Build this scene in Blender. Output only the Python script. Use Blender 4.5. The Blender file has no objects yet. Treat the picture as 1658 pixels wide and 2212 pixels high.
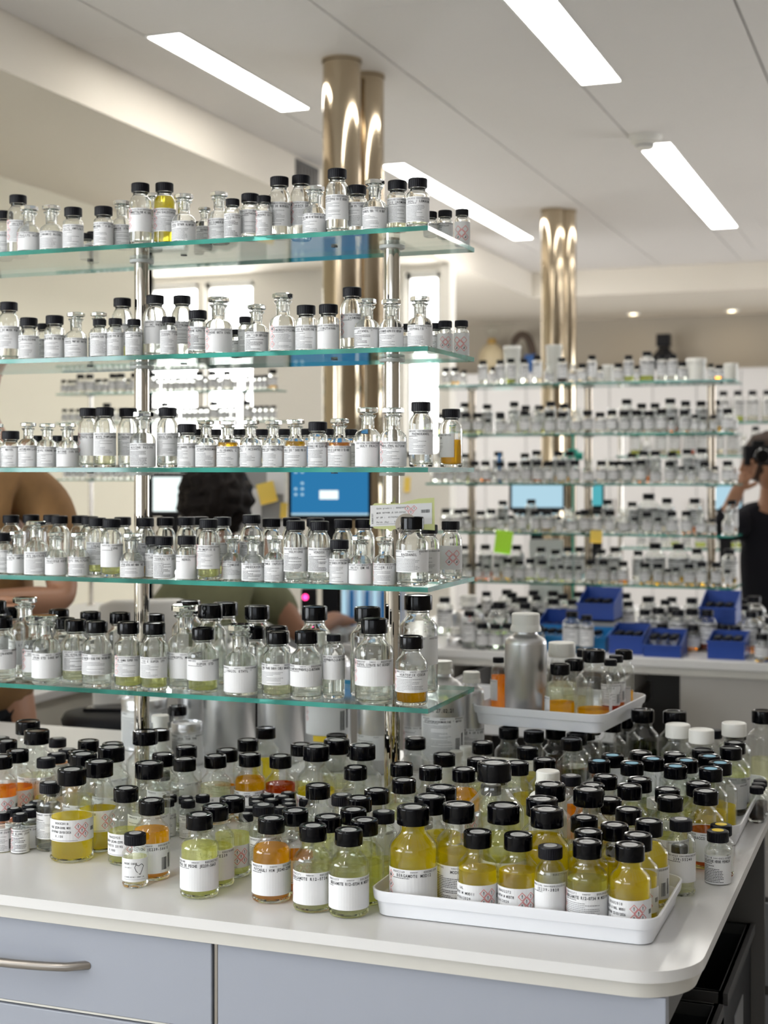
import bpy, bmesh, math, random
from mathutils import Vector, Matrix
S = bpy.context.scene
COL = S.collection
PI = math.pi
# ------------------------------------------------------------------ camera
YAW = math.atan(1181 / 3150)
CS, SN = math.cos(YAW), math.sin(YAW)
FPX, CX, HY, EYE = 3150.0, 829.0, 1015.0, 1.5     # focal length, centre, horizon in a 1658x2212 picture; eye height
cam = bpy.data.cameras.new('camera'); camo = bpy.data.objects.new('camera', cam); COL.objects.link(camo)
camo.location = (0, 0, EYE); camo.rotation_euler = (PI / 2, 0, YAW)
cam.sensor_fit = 'VERTICAL'; cam.sensor_height = 36; cam.lens = FPX / 2212 * 36
cam.shift_y = (HY - 1106) / 2212
cam.clip_start = .05
cam.dof.use_dof = True; cam.dof.focus_distance = 2.2; cam.dof.aperture_fstop = 5.2
S.camera = camo
# ------------------------------------------------------------------ world, exposure, sampling limits
w = bpy.data.worlds.new('world'); S.world = w; w.use_nodes = True
w.node_tree.nodes['Background'].inputs[0].default_value = (.9, .95, 1, 1)
w.node_tree.nodes['Background'].inputs[1].default_value = .6
S.view_settings.view_transform = 'Standard'; S.view_settings.look = 'None'
S.view_settings.gamma = 1; S.view_settings.use_curve_mapping = False
S.view_settings.exposure = 0.0
LAMP_E, WIN_BACK_E, WIN_SIDE_E, WIN_FRONT_E = 18.0, 12.0, 13.0, 3.4
cy = S.cycles
cy.max_bounces = 28; cy.diffuse_bounces = 4; cy.glossy_bounces = 6; cy.transmission_bounces = 28
cy.transparent_max_bounces = 40; cy.use_denoising = True; cy.sample_clamp_indirect = 6
cy.use_adaptive_sampling = True; cy.adaptive_threshold = .03

def cray(px, py):
    a = (px - CX) / FPX
    return Vector((a * CS - SN, a * SN + CS, (HY - py) / FPX))     # depth along the view axis is 1
def on_z(px, py, z):
    d = cray(px, py); t = (z - EYE) / d.z
    return Vector((d.x * t, d.y * t, z))
def on_y(px, y):
    d = cray(px, HY); t = y / d.y
    return Vector((d.x * t, y, 0)), t
def depth(x, y): return -SN * x + CS * y
def zat(py, t): return EYE + (HY - py) / FPX * t
def at(px, t, z=0):
    d = cray(px, HY); return Vector((d.x * t, d.y * t, z))

# ------------------------------------------------------------------ materials
M = {}
def nodes(n):
    m = bpy.data.materials.new(n); m.use_nodes = True; nt = m.node_tree; nt.nodes.clear()
    return m, nt, nt.nodes.new('ShaderNodeOutputMaterial')
def pbr(n, c, r=.5, metal=0, bump=0, scale=40, var=0, coat=0, trans=0, sss=0):
    m, nt, o = nodes(n); N, L = nt.nodes.new, nt.links.new
    p = N('ShaderNodeBsdfPrincipled'); p.inputs['Base Color'].default_value = (*c, 1)
    p.inputs['Roughness'].default_value = r; p.inputs['Metallic'].default_value = metal
    p.inputs['Coat Weight'].default_value = coat
    if bump or var:
        tc = N('ShaderNodeTexCoord'); no = N('ShaderNodeTexNoise'); no.inputs['Scale'].default_value = scale; no.inputs['Detail'].default_value = 4
        L(tc.outputs['Object'], no.inputs['Vector'])
        if bump:
            b = N('ShaderNodeBump'); b.inputs['Strength'].default_value = bump; b.inputs['Distance'].default_value = .004
            L(no.outputs[0], b.inputs['Height']); L(b.outputs[0], p.inputs['Normal'])
        if var:
            r_ = N('ShaderNodeValToRGB'); e = r_.color_ramp.elements
            e[0].position = .3; e[0].color = (*[x * (1 - var) for x in c], 1); e[1].position = .7; e[1].color = (*[min(1, x * (1 + var)) for x in c], 1)
            L(no.outputs[0], r_.inputs[0]); L(r_.outputs[0], p.inputs['Base Color'])
    L(p.outputs[0], o.inputs[0]); M[n] = m; return m
def emit(n, c, s):
    m, nt, o = nodes(n); p = nt.nodes.new('ShaderNodeEmission'); p.inputs[0].default_value = (*c, 1); p.inputs[1].default_value = s
    nt.links.new(p.outputs[0], o.inputs[0]); M[n] = m; return m
def glass(n, c, ior=1.47, rough=0, through=0):
    m, nt, o = nodes(n); N, L = nt.nodes.new, nt.links.new
    g = N('ShaderNodeBsdfGlass'); g.inputs[0].default_value = (*c, 1); g.inputs['IOR'].default_value = ior; g.inputs['Roughness'].default_value = rough
    if through:
        t = N('ShaderNodeBsdfTransparent'); t.inputs[0].default_value = (*c, 1); x = N('ShaderNodeMixShader'); x.inputs[0].default_value = through
        L(g.outputs[0], x.inputs[1]); L(t.outputs[0], x.inputs[2]); L(x.outputs[0], o.inputs[0])
    else: L(g.outputs[0], o.inputs[0])
    M[n] = m; return m
def thin(n, tint, ior=1.5, rough=.02):
    m, nt, o = nodes(n); N, L = nt.nodes.new, nt.links.new
    t = N('ShaderNodeBsdfTransparent'); t.inputs[0].default_value = (*tint, 1)
    g = N('ShaderNodeBsdfGlossy'); g.inputs['Roughness'].default_value = rough
    lw = N('ShaderNodeLayerWeight'); pw = N('ShaderNodeMath'); pw.operation = 'POWER'; pw.inputs[1].default_value = 5; L(lw.outputs['Facing'], pw.inputs[0])
    f0 = ((ior - 1) / (ior + 1)) ** 2; f = N('ShaderNodeMath'); f.operation = 'MULTIPLY_ADD'; f.inputs[1].default_value = 1 - f0; f.inputs[2].default_value = f0
    L(pw.outputs[0], f.inputs[0]); x = N('ShaderNodeMixShader')       # Schlick reflection, the same from both sides of a thin wall
    L(f.outputs[0], x.inputs[0]); L(t.outputs[0], x.inputs[1]); L(g.outputs[0], x.inputs[2]); L(x.outputs[0], o.inputs[0])
    M[n] = m; return m
glass('glass', (.99, .995, .99), 1.46)
thin('crowd_glass', (.988, .994, .988), 1.62, .02)
glass('frosted', (.97, .98, .975), 1.47, .22)
thin('shelf_face', (.93, .975, .955))
thin('far_glass', (.965, .975, .965), 1.45, .05)
def edge_glass():
    m, nt, o = nodes('shelf_edge'); N, L = nt.nodes.new, nt.links.new
    tc = N('ShaderNodeTexCoord'); sp = N('ShaderNodeMapping'); sp.inputs['Scale'].default_value = (9, 9, .01); L(tc.outputs['Object'], sp.inputs['Vector'])
    no = N('ShaderNodeTexNoise'); no.inputs['Scale'].default_value = 1; no.inputs['Detail'].default_value = 1; L(sp.outputs[0], no.inputs['Vector'])
    r = N('ShaderNodeValToRGB'); r.color_ramp.elements[0].color = (.010, .15, .12, 1); r.color_ramp.elements[1].color = (.055, .38, .31, 1)
    r.color_ramp.elements[0].position = .35; r.color_ramp.elements[1].position = .65; L(no.outputs[0], r.inputs[0])
    p = N('ShaderNodeBsdfPrincipled'); L(r.outputs[0], p.inputs['Base Color']); p.inputs['Roughness'].default_value = .06
    p.inputs['Transmission Weight'].default_value = .25; p.inputs['IOR'].default_value = 1.5
    L(p.outputs[0], o.inputs[0]); M['shelf_edge'] = m
edge_glass()
LIQ = {'c': (.985, .99, .98), 'y': (.99, .93, .27), 'p': (.985, .99, .70), 'P': (.985, .985, .86), 'a': (.99, .76, .12), 'o': (.98, .63, .14), 'r': (.85, .30, .08),
       'b': (.24, .11, .04), 'g': (.26, .40, .14), 'k': (.07, .10, .06), 'O': (.88, .48, .16)}
def liquid(k, c, glow, body):
    m, nt, o = nodes('liquid_' + k); N, L = nt.nodes.new, nt.links.new
    g = N('ShaderNodeBsdfGlass'); g.inputs[0].default_value = (*c, 1); g.inputs['IOR'].default_value = 1.33; g.inputs['Roughness'].default_value = 0
    t = N('ShaderNodeBsdfTransparent'); t.inputs[0].default_value = (*c, 1); x = N('ShaderNodeMixShader'); x.inputs[0].default_value = .68
    L(g.outputs[0], x.inputs[1]); L(t.outputs[0], x.inputs[2]); out = x.outputs[0]
    if glow:      # scattering put into the coloured liquids to make them look lit
        d = N('ShaderNodeBsdfTranslucent'); d.inputs[0].default_value = (*body, 1); y = N('ShaderNodeMixShader'); y.inputs[0].default_value = glow
        L(out, y.inputs[1]); L(d.outputs[0], y.inputs[2]); out = y.outputs[0]
    L(out, o.inputs[0]); M['liquid_' + k] = m
BODY = {'y': (1, .84, .04), 'p': (.95, .95, .36), 'P': (.95, .94, .65), 'a': (1, .62, .02), 'o': (1, .42, .03), 'r': (.6, .12, .03), 'O': (.7, .25, .06)}
for k, c in LIQ.items(): liquid(k, c, {'y': .44, 'a': .48, 'o': .42, 'p': .26, 'P': .12, 'r': .25, 'O': .3}.get(k, 0), BODY.get(k, (1, 1, 1)))
LIQNAME = {'c': 'clear', 'y': 'yellow', 'p': 'pale green', 'P': 'pale', 'a': 'golden', 'o': 'orange', 'r': 'red-brown', 'b': 'dark brown', 'g': 'dark green', 'k': 'near-black', 'O': 'orange-brown', 'w': 'white'}
FAR = {'c': (.93, .94, .91), 'y': (.82, .62, .03), 'p': (.76, .82, .35), 'a': (.84, .44, .02), 'o': (.86, .32, .02), 'b': (.10, .04, .03)}
for k, c in FAR.items():
    thin('far_' + k, c, 1.33)
pbr('cap_ribbed', (.004, .004, .007), .42); pbr('cap_gloss', (.0015, .0015, .0025), .12)
for k in ('cap_ribbed', 'cap_gloss'): M[k].node_tree.nodes['Principled BSDF'].inputs['Specular IOR Level'].default_value = .2
pbr('white_plastic', (.78, .77, .72), .35); pbr('tray_white', (.80, .81, .84), .28)
pbr('paper', (.76, .76, .765), .55); pbr('ink', (.02, .02, .025), .6); pbr('fine_ink', (.13, .13, .14), .6); pbr('red_ink', (.72, .07, .07), .6)
pbr('yellow_ink', (.85, .60, .02), .6); pbr('sticker_blue', (.16, .42, .58), .5); pbr('sticker', (.46, .46, .46), .5); pbr('sticker_yellow', (.9, .65, .03), .5)
pbr('milk', (.82, .81, .76), .4)
pbr('chrome', (.68, .64, .59), .05, 1); pbr('chrome_dim', (.42, .36, .29), .18, 1); pbr('column_steel', (.52, .43, .31), .10, 1); pbr('alu', (.66, .66, .67), .36, 1, .15, 30); pbr('handle_metal', (.36, .33, .30), .32, 1)  # far poles: chrome with dark reflections put into its colour
pbr('washer', (.55, .57, .55), .4); pbr('plug', (.08, .08, .08), .5)
pbr('counter_top', (.70, .69, .675), .26); pbr('counter_band', (.60, .58, .53), .4); pbr('cabinet', (.315, .335, .385), .36); pbr('cabinet_edge', (.66, .64, .58), .4); pbr('gap_dark', (.045, .042, .04), .6)
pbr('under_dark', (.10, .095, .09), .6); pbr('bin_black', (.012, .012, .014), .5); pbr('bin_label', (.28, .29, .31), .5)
pbr('wall_cream', (.86, .82, .68), .8, 0, .05, 60); pbr('wall_white', (.78, .76, .71), .8, 0, .05, 60); pbr('wall_taupe', (.40, .355, .29), .8, 0, .05, 60); pbr('soffit', (.80, .745, .655), .8, 0, .04, 60)
pbr('ceiling_panel', (.78, .755, .735), .7, 0, .06, 120); pbr('ceiling_gap', (.20, .19, .18), .8); pbr('floor', (.46, .44, .41), .4, 0, 0, 3, .06); pbr('frame_white', (.80, .80, .78), .4)
pbr('desk_white', (.74, .74, .75), .35); pbr('black_soft', (.015, .015, .017), .55); pbr('chair_white', (.72, .71, .68), .5)
pbr('blue_bin', (.008, .05, .30), .38); pbr('blue_bin_light', (.01, .20, .50), .38)
pbr('skin', (.36, .18, .105), .5, 0, 0, 9, .07); pbr('skin_dark', (.30, .15, .09), .5, 0, 0, 9, .07); pbr('hair', (.012, .009, .008), .6, 0, .6, 90); pbr('hair_brown', (.05, .03, .022), .6, 0, .6, 60)
pbr('shirt_brown', (.22, .115, .040), .85, 0, .5, 14, .14); pbr('shirt_olive', (.125, .125, .065), .85, 0, .5, 14, .12); pbr('cloth_black', (.012, .012, .016), .85, 0, .4, 14); pbr('trousers', (.012, .012, .014), .85, 0, .3, 20)
pbr('amber_glass_far', (.6, .25, .02), .15); pbr('note_yellow', (.85, .62, .12), .7); pbr('note_green', (.45, .85, .05), .7); pbr('torn_green', (.62, .66, .30), .7)
pbr('grey_box', (.30, .30, .30), .6); pbr('teal', (.01, .36, .27), .4); pbr('blue_item', (.02, .20, .55), .5); pbr('beige', (.60, .50, .32), .5); pbr('gold', (.8, .55, .2), .25, 1); pbr('bag_brown', (.07, .045, .03), .7); pbr('bag_blue', (.02, .10, .32), .6)
pbr('tan_ring', (.42, .38, .32), .6); pbr('cabinet_far', (.74, .72, .71), .45); pbr('bench_front', (.42, .40, .37), .5)
emit('lamp', (1, .97, .91), LAMP_E); emit('sky_back', (1, 1, .98), WIN_BACK_E); emit('sky_side', (.90, .95, 1), WIN_SIDE_E); emit('fill_right', (.93, .96, 1), 9.0); emit('sky_front', (.86, .92, 1), WIN_FRONT_E)
emit('screen_blue', (.035, .24, .52), .8); emit('pale_glow', (.45, .68, .80), 1.0); emit('screen_cyan', (.12, .55, .62), .8); emit('screen_white', (.85, .95, .93), 1.2); emit('led_pink', (1, .05, .25), 4); emit('spot_warm', (1, .82, .55), 25)

for k in ('hair', 'hair_brown', 'cloth_black', 'trousers', 'black_soft'): M[k].node_tree.nodes['Principled BSDF'].inputs['Specular IOR Level'].default_value = .12
# ------------------------------------------------------------------ mesh helpers
class MB:
    def __init__(s): s.v, s.f, s.m = [], [], []
    def face(s, idx, m=0): s.f.append(idx); s.m.append(m)
    def add(s, vs, fs, m=0):
        o = len(s.v); s.v += [tuple(x) for x in vs]
        for f in fs: s.f.append([i + o for i in f]); s.m.append(m)
        return s
    def box(s, a, b, m=0, rot=None, piv=None):
        x0, y0, z0 = a; x1, y1, z1 = b
        vs = [Vector(p) for p in ((x0, y0, z0), (x1, y0, z0), (x1, y1, z0), (x0, y1, z0), (x0, y0, z1), (x1, y0, z1), (x1, y1, z1), (x0, y1, z1))]
        if rot is not None: vs = [rot @ (p - piv) + piv for p in vs]
        return s.add(vs, [(0, 3, 2, 1), (4, 5, 6, 7), (0, 1, 5, 4), (1, 2, 6, 5), (2, 3, 7, 6), (3, 0, 4, 7)], m)
    def lathe(s, prof, seg=24, m=0, c=(0, 0, 0), rib=0, cap=False):
        vs = []
        for r, z in prof:
            for i in range(seg):
                a = 2 * PI * i / seg; q = r - (rib if (i % 2 and r > rib * 4) else 0)
                vs.append((c[0] + q * math.cos(a), c[1] + q * math.sin(a), c[2] + z))
        fs = [(k * seg + i, k * seg + (i + 1) % seg, (k + 1) * seg + (i + 1) % seg, (k + 1) * seg + i) for k in range(len(prof) - 1) for i in range(seg)]
        return s.add(vs, fs, m)
    def prism(s, pts, z0, z1, m=0, ms=None):
        n = len(pts); vs = [(x, y, z0) for x, y in pts] + [(x, y, z1) for x, y in pts]
        s.add(vs, [list(range(n))[::-1], list(range(n, 2 * n))], m)
        return s.add(vs, [(i, (i + 1) % n, n + (i + 1) % n, n + i) for i in range(n)], m if ms is None else ms)
    def tube(s, path, r, seg=10, m=0):
        path = [Vector(p) for p in path]; vs = []; n = len(path)
        rr = r if isinstance(r, (list, tuple)) else [r] * n
        up = Vector((0, 0, 1))
        for k, p in enumerate(path):
            t = (path[min(k + 1, n - 1)] - path[max(k - 1, 0)]).normalized()
            a = t.cross(up) if abs(t.z) < .95 else t.cross(Vector((1, 0, 0)))
            a.normalize(); b = t.cross(a)
            for i in range(seg):
                q = 2 * PI * i / seg; vs.append(p + (a * math.cos(q) + b * math.sin(q)) * rr[k])
        fs = [(k * seg + i, k * seg + (i + 1) % seg, (k + 1) * seg + (i + 1) % seg, (k + 1) * seg + i) for k in range(n - 1) for i in range(seg)]
        fs += [list(range(seg))[::-1], list(range((n - 1) * seg, n * seg))]
        return s.add(vs, fs, m)
    def mesh(s, name, mats, smooth=None):
        me = bpy.data.meshes.new(name); me.from_pydata([tuple(v) for v in s.v], [], s.f)
        for m in (mats if isinstance(mats, (list, tuple)) else [mats]): me.materials.append(M[m])
        me.polygons.foreach_set('material_index', s.m)
        if smooth is not None:
            me.shade_smooth()
            if smooth < 180: me.set_sharp_from_angle(angle=math.radians(smooth))
        return me
    def build(s, name, mats, parent=None, smooth=None, loc=None, bevel=0):
        o = put(name, s.mesh(name, mats, smooth), parent, loc)
        if bevel:
            b = o.modifiers.new('b', 'BEVEL'); b.width = bevel; b.segments = 2; b.limit_method = 'ANGLE'
        return o
def put(name, me, parent=None, loc=None):
    o = bpy.data.objects.new(name, me); COL.objects.link(o)
    if parent is not None: o.parent = parent
    if loc is not None: o.location = loc
    return o
def tag(o, label, cat, group=None):
    o['label'] = label; o['category'] = cat
    if group: o['group'] = group
    return o
def thing(name, label, cat, loc=(0, 0, 0), rz=0, group=None):
    o = bpy.data.objects.new(name, None); COL.objects.link(o); o.location = loc; o.rotation_euler = (0, 0, rz); o.empty_display_size = .02
    return tag(o, label, cat, group)
def struct(o): o['kind'] = 'structure'; return o
def bez(p0, p1, p2, p3, n):
    return [tuple((1 - t) ** 3 * p0[i] + 3 * (1 - t) ** 2 * t * p1[i] + 3 * (1 - t) * t * t * p2[i] + t ** 3 * p3[i] for i in (0, 1)) for t in [k / n for k in range(n + 1)]]
WORDS = 'first second third fourth fifth sixth seventh eighth ninth tenth eleventh twelfth thirteenth fourteenth fifteenth sixteenth seventeenth eighteenth nineteenth'.split()
TENS = ['', '', 'twenty', 'thirty', 'forty', 'fifty', 'sixty', 'seventy', 'eighty', 'ninety']; TENTH = ['', '', 'twentieth', 'thirtieth', 'fortieth', 'fiftieth', 'sixtieth', 'seventieth', 'eightieth', 'ninetieth']
def nth(i):          # i from 1
    if i < 20: return WORDS[i - 1]
    return TENTH[i // 10] if i % 10 == 0 else TENS[i // 10] + '-' + WORDS[i % 10 - 1]

# ------------------------------------------------------------------ lettering (flat print on labels)
GL = {}
def glyph(ch):
    if ch in GL: return GL[ch]
    cu = bpy.data.curves.new('g', 'FONT'); cu.body = ch; cu.size = 1; cu.resolution_u = 2; cu.offset = .026
    o = bpy.data.objects.new('g', cu); COL.objects.link(o)
    me = bpy.data.meshes.new_from_object(o.evaluated_get(bpy.context.evaluated_depsgraph_get()))
    vs = [(v.co.x, v.co.y) for v in me.vertices]; fs = [list(p.vertices) for p in me.polygons]
    bpy.data.objects.remove(o); bpy.data.curves.remove(cu); bpy.data.meshes.remove(me)
    if vs:
        x0 = min(v[0] for v in vs); x1 = max(v[0] for v in vs); vs = [(x - x0, y) for x, y in vs]
        GL[ch] = (vs, fs, x1 - x0)
    else: GL[ch] = (vs, fs, 0)
    return GL[ch]
class Print:
    """flat marks in label coordinates (u, v); laid round a cylinder (R) or left flat"""
    def __init__(s): s.v, s.f, s.m = [], [], []
    def text(s, t, u, v, size, m=1, width=None, align='l', cell=.60):
        size = size / .72
        if width and len(t) * cell * size > width: cell = width / (len(t) * size)
        W = len(t) * cell * size
        if align == 'c': u -= W / 2
        if align == 'r': u -= W
        for ch in t:
            if ch != ' ':
                vs, fs, w = glyph(ch); sx = min(.82, cell * .90 / max(w, .01)) if w > .2 else .8
                o = len(s.v); off = (cell - w * sx) / 2
                s.v += [(u + (off + x * sx) * size, v + y * size) for x, y in vs]
                for f in fs: s.f.append([i + o for i in f]); s.m.append(m)
            u += cell * size
        return W
    def rect(s, u0, v0, u1, v1, m=1):
        n = max(1, int((u1 - u0) / .003))
        for k in range(n):
            a = u0 + (u1 - u0) * k / n; b = u0 + (u1 - u0) * (k + 1) / n; o = len(s.v)
            s.v += [(a, v0), (b, v0), (b, v1), (a, v1)]; s.f.append([o, o + 1, o + 2, o + 3]); s.m.append(m)
    def diamond(s, u, v, r, mark=None, m=3, th=.16):
        q = r * (1 - th); o = len(s.v)
        for R_ in (r, q):
            for k in range(4):
                for j in range(2):
                    a = (1, 0, -1, 0)[k] + ((0, 1, 0, -1)[k] - 0) * 0
                    p0 = ((1, 0), (0, 1), (-1, 0), (0, -1))[k]; p1 = ((1, 0), (0, 1), (-1, 0), (0, -1))[(k + 1) % 4]; f = j * .5
                    s.v.append((u + (p0[0] * (1 - f) + p1[0] * f) * R_, v + (p0[1] * (1 - f) + p1[1] * f) * R_))
        for i in range(8): s.f.append([o + i, o + (i + 1) % 8, o + 8 + (i + 1) % 8, o + 8 + i]); s.m.append(m)
        if mark == '!':
            s.rect(u - r * .09, v - r * .12, u + r * .09, v + r * .45); s.rect(u - r * .09, v - r * .38, u + r * .09, v - r * .22)
        elif mark == 'e':
            for a, b, c, d in ((-.35, -.30, .1, -.2), (-.1, -.2, .2, .05), (0, 0, .1, .4), (.1, .1, .35, .2)): s.rect(u + a * r, v + b * r, u + c * r, v + d * r)
        elif mark == 'h':
            for a, b, c, d in ((-.13, .15, .13, .45), (-.3, -.25, .3, .12), (-.2, -.42, .2, -.25)): s.rect(u + a * r, v + b * r, u + c * r, v + d * r)
    def bars(s, u, v0, v1, w_, rnd, horiz=False):
        x = 0
        while x < w_:
            b = rnd.choice((.0003, .0005, .0008)); s.rect(u + x, v0, u + x + b, v1) if not horiz else s.rect(u, v0 + x, u + v1, v0 + x + b); x += b + rnd.choice((.0004, .0006))
    def lines(s, u0, v0, v1, width, n, rnd, m=2, bold=.35):
        for k in range(n):
            v = v1 - (v1 - v0) * (k + .5) / n; h = (v1 - v0) / n * bold; e = u0 + width * rnd.choice((.35, .6, .85, .95, 1)); u = u0
            while u < e - .0006:
                b = min(rnd.uniform(.0012, .0035), e - u); s.rect(u, v, u + b, v + h, m); u += b + .0006
    def wrap(s, mb, R, z0, ang=0):
        o = len(mb.v)
        for u, v in s.v:
            a = -PI / 2 + ang + u / R; mb.v.append((R * math.cos(a), R * math.sin(a), z0 + v))
        for f, m in zip(s.f, s.m): mb.f.append([i + o for i in f]); mb.m.append(m)
    def flat(s, mb, fn):
        o = len(mb.v); mb.v += [fn(u, v) for u, v in s.v]
        for f, m in zip(s.f, s.m): mb.f.append([i + o for i in f]); mb.m.append(m)
LABEL_MATS = ['paper', 'ink', 'fine_ink', 'red_ink', 'yellow_ink']
BR = 'ROBERTET'
def sheet(mb, R, z0, h, W, ang=0, seg=None):
    seg = seg or max(4, int(W / R / .14)); o = len(mb.v)
    for i in range(seg + 1):
        a = -PI / 2 + ang + (-W / 2 + W * i / seg) / R
        mb.v += [(R * math.cos(a), R * math.sin(a), z0), (R * math.cos(a), R * math.sin(a), z0 + h)]
    for i in range(seg): mb.f.append([o + 2 * i, o + 2 * i + 2, o + 2 * i + 3, o + 2 * i + 1]); mb.m.append(0)
def make_label(parent, R, z0, h, spec, rnd, W=None, ang=0):
    """spec: name text + flags  d diamonds, l fine lines, b bar codes, t tape with five diamonds, k plain, q code digits"""
    fl, name = spec
    mb = MB(); Rl = R + .00025; W = W or (.030 if 'n' in fl else min(2 * PI * R * .56, .064 if R < .026 else .092)); sheet(mb, Rl, z0, h, W, ang)
    p = Print(); k = h / .040
    if 't' in fl:
        L = name.split('|') if name else ['00AX2010', 'JE239-5100L M001', '01747960 25/03/2026', '0,150']
        for i, t in enumerate(L[:4]): p.text(t, -W * .42 + (.10 * W if i in (0, 3) else 0), h * (.80 - .20 * i), h * .105, 1, W * .40)
        r = h * .19
        for i, (a, b) in enumerate(((-1, 1), (1, 1), (0, 0), (-1, -1), (1, -1))): p.diamond(W * .17 + a * r * .98, h * .50 + b * r * .98, r * .92, '!' if i != 3 or 'x' in fl else '!')
        p.bars(W * .36, h * .42, h * .60, W * .09, rnd)
        p.rect(-W * .42, h * .05, W * .1, h * .065, 2)
    elif 'D' in fl:
        r = min(h * .17, W * .2)
        for a, b in ((-1, 1), (1, 1), (0, 0), (-1, -1), (1, -1)): p.diamond(a * r, h * .5 + b * r * 1.0, r * .93, 'e' if b < 0 else None)
        for i in range(20): p.rect(W * .40, h * (.08 + .04 * i), W * .40 + .0012, h * (.08 + .04 * i) + h * .022)
    else:
        left = -W * .36 if 'd' in fl else -W * .40
        code = '000' + str(rnd.randint(40000, 48999)); num = '0003' + str(rnd.randint(700000, 799999))
        if '#' in name:
            name, code, num = name.split('#')
            while len(code) < 8: code += str(rnd.randint(0, 9)) if code else '000'
            while len(num) < 10: num += str(rnd.randint(0, 9)) if num else '0003'
        cs = .0026 * min(1.15, max(.75, W / .06))
        vt = h - .0050 * max(.8, min(1.1, k))
        p.text(code, left, vt + .0008, cs, 1); p.text(BR, 0, vt + .0014, cs * .55, 1, None, 'c'); p.text(num, W * .42, vt + .0008, cs, 1, None, 'r')
        ns = cs * 1.42; vn = vt - ns * 1.15
        p.text(name, 0, vn, ns, 1, W * .72, 'c')
        p.lines(left, vn - .0030, vn - .0012, W * .34, 1, rnd, 1, .5)
        if 'l' in fl: p.lines(left, .0015, vn - .0045, W * .56, max(4, int((vn - .005) / .0024)), rnd, 1 if 'B' in fl else 2, .42 if 'B' in fl else .30)
        if 'd' in fl:
            r = min(.0062, h * .15)
            for i in range(2): p.diamond(-W * .5 + r * 1.15, h * .42 - i * r * 2.15 + r, r, ('e', '!')[i])
            if h > .03: p.diamond(-W * .5 + r * 1.15, h * .42 + r * 3.15, r, 'h')
        if 'b' in fl: p.bars(W * .22, h * .10, h * .52, W * .09, rnd); p.bars(W * .35, h * .14, h * .62, W * .06, rnd)
    p.wrap(mb, Rl + .00018, z0, ang)
    return put('label', mb.mesh('label', LABEL_MATS), parent)

# ------------------------------------------------------------------ bottles
PC = {}
def outer_inner(kind, R, rc, H):
    t = .0019 if R < .03 else .0024
    if kind == 'S':
        rn = R * .50; zs = H - 2.25 * R; zn = H - 1.62 * R; zt = H - .56 * R; zs = max(zs, .012)
        sh = lambda q, e: bez((R - q, zs), (R - q, zs + .55 * (zn - zs)), (rn - q + .22 * (R - rn), zn - .12 * (zn - zs)), (rn - q, zn), 9)
        neck_o = [(rn, zt - .30 * R), (rn + .10 * R, zt - .16 * R), (rn + .18 * R, zt - .08 * R), (rn + .17 * R, zt)]
        neck_i = [(rn - t + .02 * R, zt), (rn - t, zt - .35 * R)]
    else:
        hc = rc * (.98 if kind in 'CV' else 1.06); rn = rc * .80; zc = H - hc; nl = rc * .28
        zn = zc - nl
        if kind == 'V': zs = zn - R * .42
        elif kind == 'C': zs = zn - max((R - rn) * 1.5, (H * .17 if H > .09 else .006))
        else: zs = zn - (R - rn) * 1.75
        dz = zn - zs
        if kind in 'CV': sh = lambda q, e: bez((R - q, zs), (R - q, zs + .62 * dz), (rn - q + (R - rn) * .22, zn - .22 * dz), (rn - q, zn), 9)
        else: sh = lambda q, e: bez((R - q, zs), (R - q, zs + .42 * dz), (rn - q, zn - .42 * dz), (rn - q, zn), 10)
        neck_o = [(rn, zc - nl * .45), (rn + .0013, zc - nl * .35), (rn + .0013, zc - nl * .08), (rn, zc), (rn, H - .0035)]
        neck_i = [(rn - t, H - .0035), (rn - t, zc)]
    o = [(.0001, .0030), (R * .6, .0024), (R * .84, 0), (R * .95, .0012), (R, .0050)] + sh(0, 0) + neck_o
    i = neck_i + sh(t, 0)[::-1] + [(R - t, .0085), (R * .95 - t, .0058), (R * .7, .0050), (.0001, .0056)]
    return o, i, zs
def bottle_mesh(kind, R, rc, H, wall):
    key = (wall, kind, round(R, 4), round(rc, 4), round(H, 3))
    if key not in PC:
        o, i, zs = outer_inner(kind, R, rc, H)
        mb = MB().lathe(o + i, 36); n = len(mb.m)
        for q in range(n): mb.m[q] = 1 if q < 36 * 4 or q >= n - 36 * 2 else 0      # the thick foot refracts, the thin wall hardly does
        PC[key] = (mb.mesh('bottle', [wall, 'glass'], 180), i, zs)
    return PC[key]
CAPS = {}
def cap_mesh(kind, rc, H):
    hc = rc * (.98 if kind in 'CV' else 1.06); key = (kind in 'CV', round(rc, 4))
    if key not in CAPS:
        mb = MB()
        if kind in 'CV': mb.lathe([(.0001, 0), (rc * .88, 0), (rc * .97, -.0007), (rc, -.0022)], 64).lathe([(rc, -.0022), (rc, -hc * .9), (rc * .985, -hc), (rc * .82, -hc)], 64, rib=.0005)
        else: mb.lathe([(.0001, -.0014), (rc * .74, -.0014), (rc * .79, -.0003), (rc * .92, 0), (rc * .985, -.0012), (rc, -.003), (rc, -hc * .97), (rc * .97, -hc), (rc * .82, -hc)], 40)
        CAPS[key] = mb.mesh('cap', 'cap_ribbed' if kind in 'CV' else 'cap_gloss', 40)
    return CAPS[key]
def liquid_mesh(inner, fill, key):
    pts = [(max(r - .00008, .0001), z + .00008) for r, z in inner[::-1]]; out = []
    for a, b in zip(pts, pts[1:]):
        if a[1] <= fill: out.append(a)
        if a[1] <= fill < b[1]:
            f = (fill - a[1]) / (b[1] - a[1]); r = a[0] + (b[0] - a[0]) * f; out.append((r, fill)); out.append((r - .0006, fill - .0004))
            break
    out.append((.0001, out[-1][1]))
    return MB().lathe(out, 32).mesh('liquid', 'milk' if key == 'w' else 'liquid_' + key, 50)
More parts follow.
